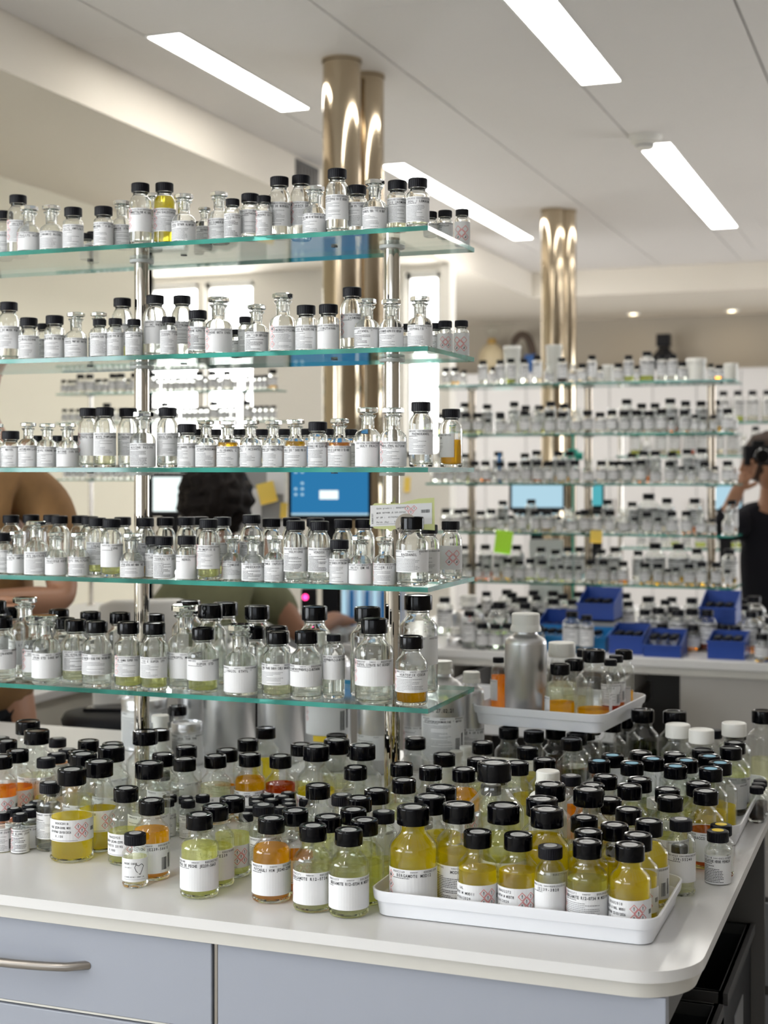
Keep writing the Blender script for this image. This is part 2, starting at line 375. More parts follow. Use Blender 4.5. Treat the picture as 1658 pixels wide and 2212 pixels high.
def sticker_mesh(r, col, rnd):
    mb = MB(); n = 20
    mb.lathe([(.0001, .0004), (r, .0004), (r, 0)], n)
    p = Print()
    if col == 'sticker': p.lines(-r * .55, -r * .35, r * .35, r * 1.0, 3, rnd, 1, .3)
    p.flat(mb, lambda u, v: (u, v * .8, .0006))
    return mb.mesh('cap_sticker', [col, 'ink'], None)
NAMES = {'C': 'screw_cap_bottle', 'V': 'sample_vial', 'M': 'reagent_bottle', 'L': 'large_reagent_bottle', 'X': 'large_reagent_bottle', 'S': 'stopper_bottle', 's': 'screw_cap_bottle'}
ALLB = []
def make_bottle(kind, x, y, z, R, rc, H, liq, fill, spec, rnd, stick=None, turn=0, cap=None, lab=None):
    k = 'C' if kind == 's' else kind
    R = round(R, 4); rc = round(rc, 4); H = round(H, 3)
    root = thing(NAMES[kind], '', 'bottle', (x, y, z + .0004), math.atan2(-y, -x) + PI / 2 + math.radians(turn))
    me, inner, zs = bottle_mesh(k, R, rc, H, 'glass' if z > 1.05 else 'crowd_glass')
    put('glass_body', me, root)
    if k == 'S':
        q = R; mb = MB()
        mb.lathe([(.0001, H), (q * .70, H), (q * .80, H - .06 * q), (q * .80, H - .34 * q), (q * .68, H - .40 * q), (q * .42, H - .46 * q)], 10, 0)
        mb.lathe([(q * .40, H - .46 * q), (q * .36, H - .62 * q), (q * .33, H - 1.32 * q), (.0001, H - 1.34 * q)], 20, 1)
        mb.build('stopper', ['glass', 'frosted'], root, 25)
    else:
        c = put('cap', cap_mesh(k, rc, H), root, (0, 0, H))
        if cap: c.data = c.data.copy(); c.data.materials[0] = M[cap]
        if stick: put('cap_sticker', sticker_mesh(rc * .55, stick, rnd), c, (0, 0, -.0013 if k not in 'CV' else .0001))
    if liq and liq != 'n':
        f = .0065 + (zs - .0065) * fill
        put('liquid', liquid_mesh(inner, f, liq), root)
    if spec:
        if lab: z0, h = lab[0] * zs, lab[1] * zs
        else:
            h = min(zs - .003, .042); z0 = .0015 if zs < .052 else max(.004, (zs - h) * .75)
            if k == 'M': h, z0 = (.034, .016) if 't' in spec[0] else (min(.045, zs - .016), .012)
            if k in 'LX': h, z0 = (.034, .034) if 't' in spec[0] else (.050, .012)
            if k == 'S' and R > .026: h = min(zs - .006, .046); z0 = max(.002, (zs - h) * .6)
        make_label(root, R, z0, h, spec, rnd)
    ALLB.append(root)
    return root
rnd = random.Random(7)
# ================================================================== ROOM
KR = 1.31
CZ, SZ = EYE + 1.2 * KR, EYE + 1.045 * KR          # ceiling, soffit
XS, YB, YE = -2.27 * KR, 8.62 * KR, 10.0 * KR   # soffit edge, back bulkhead, back wall
XL, YW, YC = -3.1 * KR, 7.0 * KR, 5.47 * KR
struct(MB().box((-8.2, -3.4, -.1), (5, 13.3, 0)).build('floor', 'floor'))
struct(MB().box((XL - .15, -3.2, 0), (XL, -2.5, SZ)).box((XL - .15, .9, 0), (XL, YC, SZ)).box((XL - .15, -2.5, 0), (XL, .9, .95)).box((XL - .15, -2.5, 2.35), (XL, .9, SZ)).build('wall_left', 'wall_cream'))
struct(MB().box((-8.1, YC - .2, 0), (-8, YW + .1, SZ + .3)).build('wall_recess', 'wall_white'))
struct(MB().box((-8.1, YC - .15, 0), (XL, YC, SZ)).build('wall_return', 'wall_white'))
# back window wall at Y=7 with two windows left of the column and one right of it
def xat(px, y): return on_y(px, y)[0].x
wb = MB()
wins = [(xat(318, YW), xat(428, YW)), (xat(441, YW), xat(548, YW)), (xat(874, YW), xat(950, YW))]
xs = [-8.0] + [q for a in wins for q in a] + [XS]
for i in range(0, len(xs), 2): wb.box((xs[i], YW, 0), (xs[i + 1], YW + .12, SZ))
SILL = [1.2, 1.2, 1.58]
for (a, b), sl in zip(wins, SILL): wb.box((a, YW, 0), (b, YW + .12, sl)).box((a, YW, SZ - .05), (b, YW + .12, SZ))
struct(wb.build('wall_window', 'wall_white'))
for i, (a, b) in enumerate(wins):
    sl = SILL[i]; wn = struct(MB().box((a, YW + .10, sl), (b, YW + .11, SZ - .05)).build('window_%d' % (i + 1), 'sky_back'))
    fr = MB()
    for x0, x1, z0, z1 in ((a, a + .03, sl, SZ - .05), (b - .03, b, sl, SZ - .05), (a, b, sl, sl + .04), (a, b, SZ - .09, SZ - .05)): fr.box((x0, YW + .03, z0), (x1, YW + .09, z1))
    fr.build('window_frame', 'frame_white', wn)
# side window and front windows (behind the camera): the daylight on the cabinet fronts
def big_window(n, a, b, mat, axis, sg=1):
    wn = struct(MB().box(a, b).build(n, mat)); fr = MB(); e = .05
    if axis == 'x':
        x = b[0] if sg > 0 else a[0] - .06
        for k in range(4):
            y = a[1] + (b[1] - a[1] - e) * k / 3; fr.box((x + .01, y, a[2]), (x + .05, y + e, b[2]))
        for z in (a[2], b[2] - e): fr.box((x + .01, a[1], z), (x + .05, b[1], z + e))
    else:
        y = b[1]
        for k in range(4):
            q = a[0] + (b[0] - a[0] - e) * k / 3; fr.box((q, y + .01, a[2]), (q + e, y + .05, b[2]))
        for z in (a[2], b[2] - e): fr.box((a[0], y + .01, z), (b[0], y + .05, z + e))
    fr.build('window_frame', 'frame_white', wn)
big_window('window_4', (XL - .12, -2.5, .95), (XL - .11, .9, 2.35), 'sky_side', 'x')
big_window('window_5', (-2.6, -3.32, 1.15), (.8, -3.31, 2.6), 'sky_front', 'y')
struct(MB().box((-3.3, -3.4, 0), (-2.6, -3.2, CZ)).box((.8, -3.4, 0), (4.3, -3.2, CZ)).box((-2.6, -3.4, 0), (.8, -3.2, 1.15)).box((-2.6, -3.4, 2.6), (.8, -3.2, CZ)).build('wall_front', 'wall_white'))
struct(MB().box((4.2, -3.4, 0), (4.35, 13.2, CZ)).build('wall_right', 'wall_taupe'))
struct(MB().box((-8, YE, 0), (4.3, YE + .1, CZ)).build('wall_back', 'wall_taupe'))
struct(MB().box((-8.1, YW + .13, 0), (-8, YE, SZ)).build('wall_end', 'wall_taupe'))
big_window('window_6', (4.185, 8.4, .9), (4.19, 12.4, 2.75), 'fill_right', 'x', -1)  # unseen pane added to brighten the back of the room
# soffit (lower ceiling along the windows and the back) and its upstand
struct(MB().box((-8.1, -3.4, SZ), (XS, YE, CZ + .12)).build('trim_1', 'soffit'))
struct(MB().box((XS, YB, SZ), (4.3, YE, CZ + .12)).build('trim_2', 'soffit'))
vent = MB()
for k in range(6): vent.box((XS + .002, 6.70 + k * .04, SZ + .04), (XS + .012, 6.72 + k * .04, SZ + .17))
v = vent.box((XS, 6.67, SZ + .02), (XS + .004, 6.96, SZ + .19), 1).build('air_vent', ['ceiling_gap', 'under_dark'])
tag(v, 'small dark air vent grille in the beam beside the polished column', 'vent')
for px, py in ((1367, 677), (1580, 670)):
    p = on_z(px, py, SZ)
    o = thing('downlight', 'small round warm downlight under the back soffit, ' + ('nearer the double column' if px < 1500 else 'farther from the columns'), 'light', (p.x, p.y, SZ))
    MB().lathe([(.05, -.012), (.065, -.012), (.068, 0), (.05, 0)], 20).build('trim_ring', 'frame_white', o, 40)
    MB().lathe([(.0001, -.004), (.05, -.004)], 20).build('lens', 'spot_warm', o)
# ceiling panels
ce = struct(MB().box((XS, -3.4, CZ + .012), (4.3, YB, CZ + .1)).build('ceiling', 'ceiling_gap'))
SL1, SL2 = (-2.03 * KR, -1.93 * KR), (-1.015 * KR, -.895 * KR)
xe = [XS] + [v * KR for v in (-2.035, -1.485, -1.02, -.47, .055, .57, 1.075, 1.6, 2.4)] + [4.2]; ye = [-3.3] + [v * KR for v in (.80, 1.71, 2.625)] + [(3.54 + .915 * k) * KR for k in range(6)] + [YB]
g = .004
lights = []          # (x0,x1,y0,y1)
for xr in (SL1, SL2): lights += [(xr[0], xr[1], 5.37 * KR, 7.34 * KR)]
lights += [(SL1[0], SL1[1], 3.55 * KR, 4.44 * KR), (SL2[0], SL2[1], 2.56 * KR, 4.46 * KR), (SL1[0], SL1[1], -.9, .9), (SL2[0], SL2[1], -.9, .9), (.08, .21, 5.37 * KR, 7.34 * KR), (1.42, 1.55, 5.37 * KR, 7.34 * KR)]  # the last four are unseen, added to light the room
def panel(x0, x1, y0, y1): MB().box((x0 + g, y0 + g * .4, CZ), (x1 - g, y1 - g * .4, CZ + .012)).build('ceiling_panel', 'ceiling_panel', ce)
for i in range(len(xe) - 1):
    for j in range(len(ye) - 1):
        x0, x1, y0, y1 = xe[i], xe[i + 1], ye[j], ye[j + 1]
        cuts = sorted([L for L in lights if L[0] >= x0 - .02 and L[1] <= x1 + .02 and L[3] > y0 + .05 and L[2] < y1 - .05], key=lambda L: L[2])
        if not cuts: panel(x0, x1, y0, y1); continue
        L = cuts[0]
        if x1 - L[1] > .04: panel(L[1] - g, x1, y0, y1)
        if L[0] - x0 > .04: panel(x0, L[0], y0, y1)
        if L[2] > y0 + .05: panel(x0, L[1], y0, L[2])
        if L[3] < y1 - .05: panel(x0, L[1], L[3], y1)
LN = ['beside the far end of the first column', 'above the double column, farther one', 'above the near rack, by the soffit', 'over the middle of the near rack', 'over the window side behind the viewer', 'over the counter behind the viewer', 'over the far aisle past the dark-dressed person', 'two rows past the far rack']
for (x0, x1, y0, y1), n in zip(lights, LN):
    t = thing('ceiling_light', 'long white recessed strip light, ' + n, 'light', ((x0 + x1) / 2, (y0 + y1) / 2, CZ), 0, 'recessed ceiling strip lights')
    hx, hy = (x1 - x0) / 2, (y1 - y0) / 2
    MB().box((-hx - .012, -hy, -.004), (-hx, hy, .01)).box((hx, -hy, -.004), (hx + .006, hy, .01)).box((-hx, -hy - .006, -.004), (hx, -hy, .01)).box((-hx, hy, -.004), (hx, hy + .006, .01)).build('frame', 'frame_white', t)
    MB().box((-hx, -hy, -.002), (hx, hy, .004)).build('diffuser', 'lamp', t)
t = thing('smoke_detector', 'round cream smoke detector on the ceiling between two strip lights', 'detector', (-.96 * KR, 5.23 * KR, CZ))
MB().lathe([(.0001, -.066), (.036, -.066), (.044, -.056), (.044, -.038), (.068, -.032), (.076, -.014), (.076, 0)], 28).build('housing', 'wall_white', t, 40)
MB().lathe([(.0445, -.054), (.0455, -.05), (.0445, -.046)], 28).build('vent_ring', 'grey_box', t, 40)
# polished columns: pairs of tubes
def column(n, label, tubes, x, y):
    t = thing(n, label, 'column', (x, y, 0)); struct(t)
    for dx, dy, r in tubes:
        MB().lathe([(r * 1.06, CZ - .012), (r * 1.06, CZ)], 48, c=(dx, dy, 0)).lathe([(r, 0), (r, CZ)], 48, c=(dx, dy, 0)).build('tube', 'column_steel', t, 60)
a = at(738, 4.27 * KR); b = at(790, 4.44 * KR)
column('steel_column', 'polished steel twin-tube column behind the near glass rack', [(0, 0, .056 * KR), (b.x - a.x, b.y - a.y, .055 * KR)], a.x, a.y)
a = at(1194, 6.72 * KR); b = at(1217, 6.88 * KR); c = at(1224, 6.74 * KR)
column('steel_column', 'polished steel column of clustered tubes behind the far glass rack', [(0, 0, .055 * KR), (b.x - a.x, b.y - a.y, .055 * KR), (c.x - a.x, c.y - a.y, .042 * KR)], a.x, a.y)

# ================================================================== NEAR BENCH
CT = .88
XR, YF, YK = -.270, 1.797, 3.03
def rounded(x0, x1, y0, y1, r, left_r=0):
    pts = []
    for cx_, cy_, a0 in ((x1 - r, y0 + r, -90), (x1 - r, y1 - r, 0)):
        for k in range(13): a = math.radians(a0 + 90 * k / 12); pts.append((cx_ + r * math.cos(a), cy_ + r * math.sin(a)))
    return pts + [(x0, y1), (x0, y0)]
wt = tag(MB().prism(rounded(-2.45, XR, YF, YK, .085), CT - .015, CT).build('worktop', 'counter_top', None, 30, None, .003), 'long white worktop with a rounded corner carrying the near glass rack', 'worktop')
MB().prism(rounded(-2.44, XR - .010, YF + .010, YK - .01, .075), CT - .036, CT - .0152).build('lower_band', 'counter_band', wt, 30)
cb = thing('drawer_cabinet', 'pale grey bench cabinet with bow-handled drawers under the worktop', 'cabinet', (-1.69, 2.4, 0))
def loc(mb, name, mat, par, bevel=0, sm=None):       # geometry in world coordinates under a placed root
    o = mb.build(name, mat, par, sm, None, bevel); o.matrix_parent_inverse = par.matrix_world.inverted() if par.type != 'EMPTY' else Matrix.Translation(-Vector(par.location)); return o
DF = 1.818
loc(MB().box((-2.43, DF + .02, .10), (-.934, 2.98, .843)).box((-2.43, DF + .06, 0), (-.934, 2.9, .10)), 'carcass', 'gap_dark', cb)
for z0, z1 in ((.719, .840), (.42, .713), (.105, .414)):
    d = loc(MB().box((-1.86, DF, z0), (-.938, DF + .019, z1)), 'drawer', 'cabinet', cb, .0015)
    hz = z0 + (z1 - z0) * .55
    path = [(-1.46 + .324 * k / 12, DF - .032 * math.sin(PI * min(1, max(0, k / 12))) ** .55 - .001, hz) for k in range(13)]
    path[0] = (-1.46, DF + .004, hz); path[-1] = (-1.136, DF + .004, hz)
    MB().tube(path, [.0065] * 13, 12).build('handle', 'handle_metal', d, 60)
    loc(MB().box((-1.86, DF + .002, z0 - .0035), (-.938, DF + .012, z0 - .0005)), 'edge_strip', 'cabinet_edge', cb)
loc(MB().box((-2.43, DF, .105), (-1.864, DF + .019, .840)), 'door', 'cabinet', cb, .0015)
loc(MB().box((-.9355, DF + .004, .105), (-.931, DF + .02, .842)), 'edge_post', 'handle_metal', cb)
pn = tag(MB().box((-.9285, DF, 0), (-.308, DF + .022, .843)).build('end_panel', 'cabinet', None, None, None, .0012), 'plain pale grey panel closing the bench front beside the drawers', 'panel')
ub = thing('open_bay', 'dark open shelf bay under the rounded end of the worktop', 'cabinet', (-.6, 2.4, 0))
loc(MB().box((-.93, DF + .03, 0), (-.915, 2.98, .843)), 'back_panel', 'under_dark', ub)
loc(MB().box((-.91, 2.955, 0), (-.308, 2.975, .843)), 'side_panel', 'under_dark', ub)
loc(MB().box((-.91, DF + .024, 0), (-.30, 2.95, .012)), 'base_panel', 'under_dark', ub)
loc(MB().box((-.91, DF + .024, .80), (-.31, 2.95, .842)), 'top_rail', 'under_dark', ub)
for k, (y0, y1, zt) in enumerate(((2.06, 2.46, .60), (2.52, 2.92, .60))):
    bn = thing('storage_bin', 'black open storage bin under the bench end, ' + ('nearer the end panel' if k == 0 else 'farther from the end panel'), 'bin', (-.5, (y0 + y1) / 2, .0125), 0, 'black bins under the bench')
    hy = (y1 - y0) / 2; mb = MB()
    for a, b in (((-.2, -hy, 0), (.17, hy, .006)), ((-.2, -hy, 0), (-.194, hy, zt)), ((.164, -hy, 0), (.17, hy, zt)), ((-.2, -hy, 0), (.17, -hy + .006, zt)), ((-.2, hy - .006, 0), (.17, hy, zt))): mb.box(a, b)
    mb.build('shell', 'bin_black', bn)
    MB().box((-.205, -hy - .005, zt - .02), (-.19, hy + .005, zt)).box((.162, -hy - .005, zt - .02), (.178, hy + .005, zt)).box((-.2, -hy - .005, zt - .02), (.17, -hy + .008, zt)).box((-.2, hy - .008, zt - .02), (.17, hy + .005, zt)).build('rim', 'gap_dark', bn)
    MB().box((.1705, -.06, zt - .16), (.1725, .06, zt - .09)).build('label_plate', 'bin_label', bn)

pd = thing('added_dark_cabinet', 'low dark grey rolling cabinet just past the rounded end of the bench', 'cabinet', (-.22, 3.3, 0))  # added block that darkens the view past the bench end
MB().box((-.26, -.21, .04), (.26, .21, .62)).build('cabinet_body', 'under_dark', pd, None, None, .004)
for z in (.06, .25, .44): MB().box((-.25, -.222, z), (.25, -.211, z + .17)).build('drawer', 'bin_label', pd, None, None, .002)
for sx in (-.22, .22):
    for sy in (-.17, .17): MB().lathe([(.0001, 0), (.02, 0), (.02, .04), (.0001, .04)], 12, c=(sx, sy, 0)).build('caster', 'black_soft', pd)
# ================================================================== GLASS RACKS
def rack(name, label, x0, x1, y0, y1, tops, poles, pr, zbase, th=.008, metal='chrome'):
    t = thing(name, label, 'shelf rack', ((x0 + x1) / 2, (y0 + y1) / 2, zbase)); Z = Vector(t.location)
    for z in tops:
        mb = MB(); a = (x0, y0, z - th); b = (x1, y1, z)
        mb.box(a, b); mb.m = [0, 0, 1, 1, 1, 1]
        loc(mb, 'glass_shelf', ['shelf_face', 'shelf_edge'], t)
    ym = (y0 + y1) / 2
    for x in poles:
        p = loc(MB().lathe([(pr, zbase + .006), (pr, max(tops) + .004), (.0001, max(tops) + .005)], 32, c=(x, ym, 0)).lathe([(pr * 1.9, zbase), (pr * 1.9, zbase + .004), (pr, zbase + .008)], 32, c=(x, ym, 0)), 'pole', metal, t, 0, 40)
        for z in tops:
            loc(MB().lathe([(pr, z - th - .0065), (pr * 1.55, z - th - .0065), (pr * 1.6, z - th - .005), (pr * 1.6, z - th - .001), (pr, z - th - .0005)], 28, c=(x, ym, 0)), 'washer', 'washer', t, 0, 40)
    return t
SX0, SX1, SY0, SY1 = -2.3, -.776, 2.276, 2.537
TOPS = [1.903, 1.704, 1.504, 1.306, 1.106]
POLES = [-1.388, -.887]
rk = rack('glass_shelf_rack', 'near five-shelf glass rack on steel poles crowded with labelled bottles', SX0, SX1, SY0, SY1, TOPS, POLES + [-2.05], .0142, CT)
for z in TOPS[:3]:
    for px in (195, 397, 722): loc(MB().lathe([(.0001, z - .0105), (.006, z - .0105), (.006, z - .0085)], 14, c=(xat(px, SY0 + .10), SY0 + .10, 0)), 'shelf_plug', 'plug', rk)

# ================================================================== BOTTLES ON THE NEAR RACK
# kind, centre px, body width px, top px, distance from shelf front (f = front row), liquid, fill, flags, printed name
SH = ['''C 8 40 457 .10 c .5 l NEROL
C 39 47 423 .075 c .55 ld UNILYS A*#00035544#00037
S 63 50 447 f c .4 d STYRALLYL ACET#00041006#0003
S 111 49 445 f c .5 l CINNAMIC ALCOOL#00042115#0003
C 158 44 449 f c .5 l ALLYL AMYLGLYC#00042742#0003
V 187 30 505 .15 c .4 l -
V 201 28 502 .19 c .4 l -
C 226 42 448 f c .4 l AMBRINOL * = EN S#00041768#0003
S 261 46 435 .05 c .5 l AMBER XTREME#00041284#0003
C 303 48 397 f c .75 d AMBRETTOLIDE HC SUPRA#00042215#0003
S 331 40 419 .10 c .4 l -
C 355 49 396 .05 y 1.22 ld ANISALDEHYDE#00042883#0003
S 397 52 421 f c .4 l NDIOL CO*NOR ALIM*OFF#00043075#00037754
S 441 34 449 .12 c .4 l BOUQUET#00041022#0003
V 430 22 480 .16 c .4 l -
S 473 48 417 .06 c .5 ld BOISAMBRENE#00042181#0003
V 502 36 431 f c .5 lB BOISIRIS/FP#00047102#0003
C 540 40 420 .045 c .5 l CANTHOXAL#00043475#0003
V 572 35 425 f c .5 ld HARMONORE CO*L#00020452#0003
C 601 48 383 .045 c .6 ld CARBOX DE BORNEOL#00691148#0003
C 650 46 380 .075 c .6 ld CARBOX DE C*#00690867#0003
S 680 53 403 f c .4 l CAROL 1002 NO HI*GRAND BEAUTE#00041170#0003
C 729 50 367 f c .62 l VIOLETTE*ETHYLE OXA ET DESIGN#00042035#00038030
C 770 42 402 .05 c .4 l CIRE 100 FD *INDIEN#00014725#0003
S 810 53 390 f c .5 l CITRONEXYL TEKK *VTC IN BRUT#00043610#00037
C 857 44 392 .045 P .5 l CIS JASMONE *#00043105#00037
C 902 50 387 f P .45 l CREAL / LEMAROME#00043822#00037
V 929 30 458 .12 c .4 l -
V 961 34 455 e c .5 l 00373247
V 998 33 453 e c .9 D -''',
'''C 19 48 653 f c .45 l LIDE OU MUSK PUR#00043082#00037
C 62 43 687 f c .5 l FLORALOZONE#00041514#0003
V 95 34 700 .09 c .4 ld -
C 118 43 683 f c .6 l GENIEVRE BAIES HE#00027575#0003
S 164 48 676 f c .5 l GERANIOL 980*ABY RNA*SS#00044653#0003
S 213 44 676 .10 c .4 l -
V 215 40 690 f a .12 l HABANOLIDE CLOUD#00032676#0003
V 249 35 688 f c .4 l HEDIONE FOR HE CO*L#00041876#0003
C 264 46 644.5 .11 p .85 l -
V 289 36 690 f p .2 l HEXALON#00044998#0003
C 315 46 644 .19 c .5 l -
C 335 50 638.7 .055 c .45 - HC 947650##0003806766
V 364 36 685 f c .5 l ETERNAL * FINA#00044040#0003
C 393 46 639 .10 c .5 l ISOCYTRONELLAL#00041096#0003
C 427 42 671 .045 c .5 ldB IONONE ALPHA *TOP 90#00045120#0003
S 472 59 642 f p .22 dB IONONE BETA SYNTH#00045120#0003775
V 513 28 712 .12 c .4 l CHOC
V 529 32 685 .11 c .4 l -
S 554 51 659 f c .4 lB ALPHA * = EN DEFICULIS =#00041523#00037302
S 611 58 635 f c .45 ld ISOBORNYLCYCLOHEX#00045232#0003
C 661 46 661 f P .8 l ISO RALDEINE 95#00047065#000380
C 709 47 659 f c .4 k ISOBUTAVAN#00045208#0003812772
C 760 50 622 .06 c .5 d JASMONE#00290736#0003
S 792 54 647 f c .5 lB JAVANOL *#00045341#00037342
S 845 53 648 f c .5 l ACET COROMBTE ALPHA ETAD REPIKUM#00045499#000367
V 879 30 700 .13 c .4 ld -
S 907 54 642 f c .5 l KEPHALIS *#00045425#0003
V 938 30 699 .15 c .4 l -
V 960 34 694 e c .5 D -
V 996 34 693 e c .9 D -''',
'''S -8 44 916 f c .4 l -
C 20 39 932 f c .5 l MAYOL#00046020#00037400
S 61 42 914 f a .10 l ANTHRANILATE#00044037#0003
V 81 34 941 .13 c .4 - -
S 102 43 915 f c .5 l METHYL IONONE GAMMA#00044648#0003
V 126 34 941 .15 c .4 - -
S 146 47 914 f c .4 k MATONE 10% DPG##0003737953
V 167 34 941 .15 c .4 - -
C 191 44 882 .055 c .45 dk METHYL LAITONE#00372223#0003
C 226 48 881 f P .6 l METHYL PAMPLEMOUSSE#00046195#0003
C 277 44 882 .065 c .5 l IONONE DELTA#00041182#0003
S 310 56 890 f c .5 lB MUSCONE 962195#00046302#00036014
C 361 47 881 .05 c .5 l NEROLIDOL SYNTH#00046910#0003
C 404 42 916 f c .4 l NERYLINANOL INTERNE#00046574#0003
V 425 34 928 .13 c .4 - -
S 445 46 909 f c .3 l OCTAHYDROCOUMARINE#00046622#0003
V 464 34 927 .14 c .4 - -
S 492 48 909 f a 1.16 l OLIBANOL C#00021220#00036
V 516 34 927 .14 c .4 - -
S 541 46 909 f c .4 l POLI / ACSANTOL#00046877#00037234
V 566 34 927 .14 c .4 - -
S 590 46 909 f r .10 l PAPYRUS ESS*INDE(CYPRIOL)#00021365#0003
V 613 34 927 .14 c .4 - -
S 638 49 907 f a 1.2 l NEROLI ESS * SANS FER DN#00021283#00037795
V 663 36 927 .14 c .4 - -
C 686 43 912 f o .28 l PATCHOULI HE CLAIR BULK#00021375#0003
V 709 36 927 .13 c .4 - -
S 733 51 905 f o 1.13 l PATCHO OLE CLAIR*INDE CO YES HERBE#00021303#00037
V 757 34 927 .13 c .4 ld -
S 794 56 881 f y .20 k OULY FRACT##0003664787
S 849 58 881 f c .4 ld PHENYL ETHYL ALC*CHINE#00046272#00037954
C 911 52 869 f c .55 l PHENOXANOL##0003729901
C 974 49 884.5 e a .72 s -''',
'''C -10 40 1113 .19 c .5 - -
C 26 44 1113 .20 c .5 - -
C 64 44 1112 .21 c .5 - -
C 103 44 1112 .22 c .5 - -
C 135 44 1114 .20 c .5 - -
C 166 44 1114 .22 c .5 - -
C 194 44 1115 .19 c .5 - -
C 265 44 1117 .20 c .5 - -
C 6 40 1151 .045 c .5 l -
S 36 42 1147 .04 c .4 k NATE AMYLE##00037752
S 78 52 1125 f c .35 l HEXYL SALICYLATE *NEU#00044044#00036754
S 121 46 1149 f c .4 k PARADISYLE ACETATE##00037230
S 170 44 1150 f c .4 ld HEXYL SALICYLATE#00047579#0003
C 210 46 1118 .07 p .6 l LYRAL CO#00037178#0003
C 242 48 1120 f p .45 k LUNE##0003755482
S 285 51 1151 f c .3 l VETYVER ASTROL BURT HERBE * MADE#00021690#0003
C 314 46 1119 .065 a .8 l PTYL HE FI*#00046095#0003
C 357 44 1117 .16 c .4 - -
C 402 44 1117 .16 c .4 - -
C 331 38 1157 .05 c .4 l LCHIRAL
C 354 46 1158 f a .10 lB FEDERAL LT 2024#00046075#00037041
C 403 45 1157 f c .4 k NEROL##0003600757
C 450 50 1121 f p .40 ld TRIMOFIX O#00047982#0003
C 480 46 1117 .10 p .6 l -
C 432 44 1116 .21 c .4 - -
S 502 47 1156 .05 c .4 ld TONKENE#00047986#0003
C 546 52 1111 .10 c .5 l UNIVERSAL NATIVE#00040427#00037
S 546 50 1157 f c .3 lB UNDECAVERTOL#00047012#00037236
C 587 44 1119 .13 c .4 - -
S 594 44 1157 f O .06 l TONKA INFUSION##0003403903
C 626 44 1118 .15 c .4 - -
C 637 51 1125 f c .40 lB VELVIONE#00047078#00037977
C 681 44 1118 .15 c .4 - -
C 690 49 1125 f c .38 lB VERDOX *#00048259#00038420
C 735 43 1165 f c .6 l VERTENEX/PTBCHA S#00046230#0003
C 741 46 1121 .10 c .4 - -
C 786 46 1121 .12 c .4 - -
S 776 51 1157 f o .08 k HAITI DM HE##0003719554
S 830 48 1159 f o .14 ld VETIVER ESS*#00021690#0003
M 890 70 1116 f c .38 l BACDANOL *#00042913#0003798547
C 925 48 1133 .12 c .6 l -
C 973 49 1125 e c .75 D -''',
'''L -12 66 1297 .10 c .5 l -
M 25 58 1310 .19 c .5 - -
S 56 64 1289 .09 c .5 k LIONE S#00040041#0003
M 4 60 1330 f c .5 k GLOBANONE##0003761490
S 74 58 1326 .07 c .4 d DEP ANTI#00044042#0003
S 103 62 1327 f c .35 k UTRON STD SANS BHT FG#00047406#0001944901
M 127 56 1315 .18 c .4 - -
M 143 54 1332 .13 c .4 - -
M 160 60 1337 .06 P .5 lB VELVETOLIDE 947#00038957#0003
M 192 56 1320 .16 c .4 - -
M 209 63 1340 f c .5 ld LILIC HMATER = ROSE FONE *MICHEN FERN#00045304#00037989
M 259 58 1321 .16 c .4 - -
M 277 60 1341 f p .5 ld ISO GAMMA SUPER TOCO *#00045227#0003
M 333 52 1325 .19 c .4 - -
M 334 60 1343 f p .4 l ISO E SUPER IFF#00025036#00038113
S 403 74 1303 .07 c .55 k ISOPROPYL MYRISTAT#00040351#
L 407 72 1296 .19 c .5 - -
M 438 68 1354 f p .75 k SUPER STD##0001944983
L 450 74 1304 .12 c .6 - -
L 487 74 1300 .19 c .5 - -
S 520 73 1345 f c .4 k LINALOL ETHYL *#00040466#0003089000
M 548 56 1352 .10 c .5 - -
L 555 76 1306 .16 c .5 - -
M 600 67 1361 f P .5 l TONIK TRANS SABIN CUELI BRANCH ETE#00046125#00037 4097
M 597 60 1351 .09 c .5 - -
M 665 69 1361 f c .5 k 4-(4-METHOXYPHENYL)-2-BUTANONE#00054000#0003727953
L 679 74 1307 .12 c .5 - -
V 715 48 1368 .05 c .5 k OXYPHENYL)-2-BUTANONE##000372765
L 793 74 1309 .10 c .5 - -
L 808 84 1334 f c .45 dk TRIETHYL CITRATE NAT ECOCERT#00003707#0003773897
X 903 84 1283 .17 c .6 d -
M 888 70 1371 f a .72 ld VERTOFIX COEUR#00023761#0003810405''']
CAPD = {'C': .0324, 'V': .0242, 'M': .0394, 'L': .0460, 'X': .0500}
SHN = ['top', 'second', 'middle', 'fourth', 'lowest']
def relax(items, bounds, obst=(), it=120):
    """items: [x, y, r]; push overlapping feet apart"""
    for _ in range(it):
        moved = False
        for i, a in enumerate(items):
            for b in items[i + 1:]:
                dx, dy = b[0] - a[0], b[1] - a[1]; d = math.hypot(dx, dy) or 1e-6; m = a[2] + b[2] + .0006 - d
                if m > 0:
                    moved = True; ux, uy = dx / d * .75, dy / d
                    a[0] -= ux * m * .5; a[1] -= uy * m * .5; b[0] += ux * m * .5; b[1] += uy * m * .5
            for ox, oy, orr in obst:
                dx, dy = a[0] - ox, a[1] - oy; d = math.hypot(dx, dy) or 1e-6; m = a[2] + orr + .0006 - d
                if m > 0: a[0] += dx / d * m; a[1] += dy / d * m; moved = True
            if bounds:
                a[0] = min(a[0], bounds[1] - a[2]); a[1] = min(max(a[1], bounds[2] + a[2]), bounds[3] - a[2])
        if not moved: break
def size_word(H): return 'squat' if H < .07 else 'small' if H < .095 else 'tall' if H < .13 else 'large'
KIND = {'C': 'bottle with ribbed cap', 'V': 'vial with black cap', 'M': 'smooth-capped lab bottle', 'L': 'wide smooth-capped lab bottle', 'X': 'wide smooth-capped lab bottle', 'S': 'glass-stoppered bottle', 's': 'bottle with ribbed black cap'}
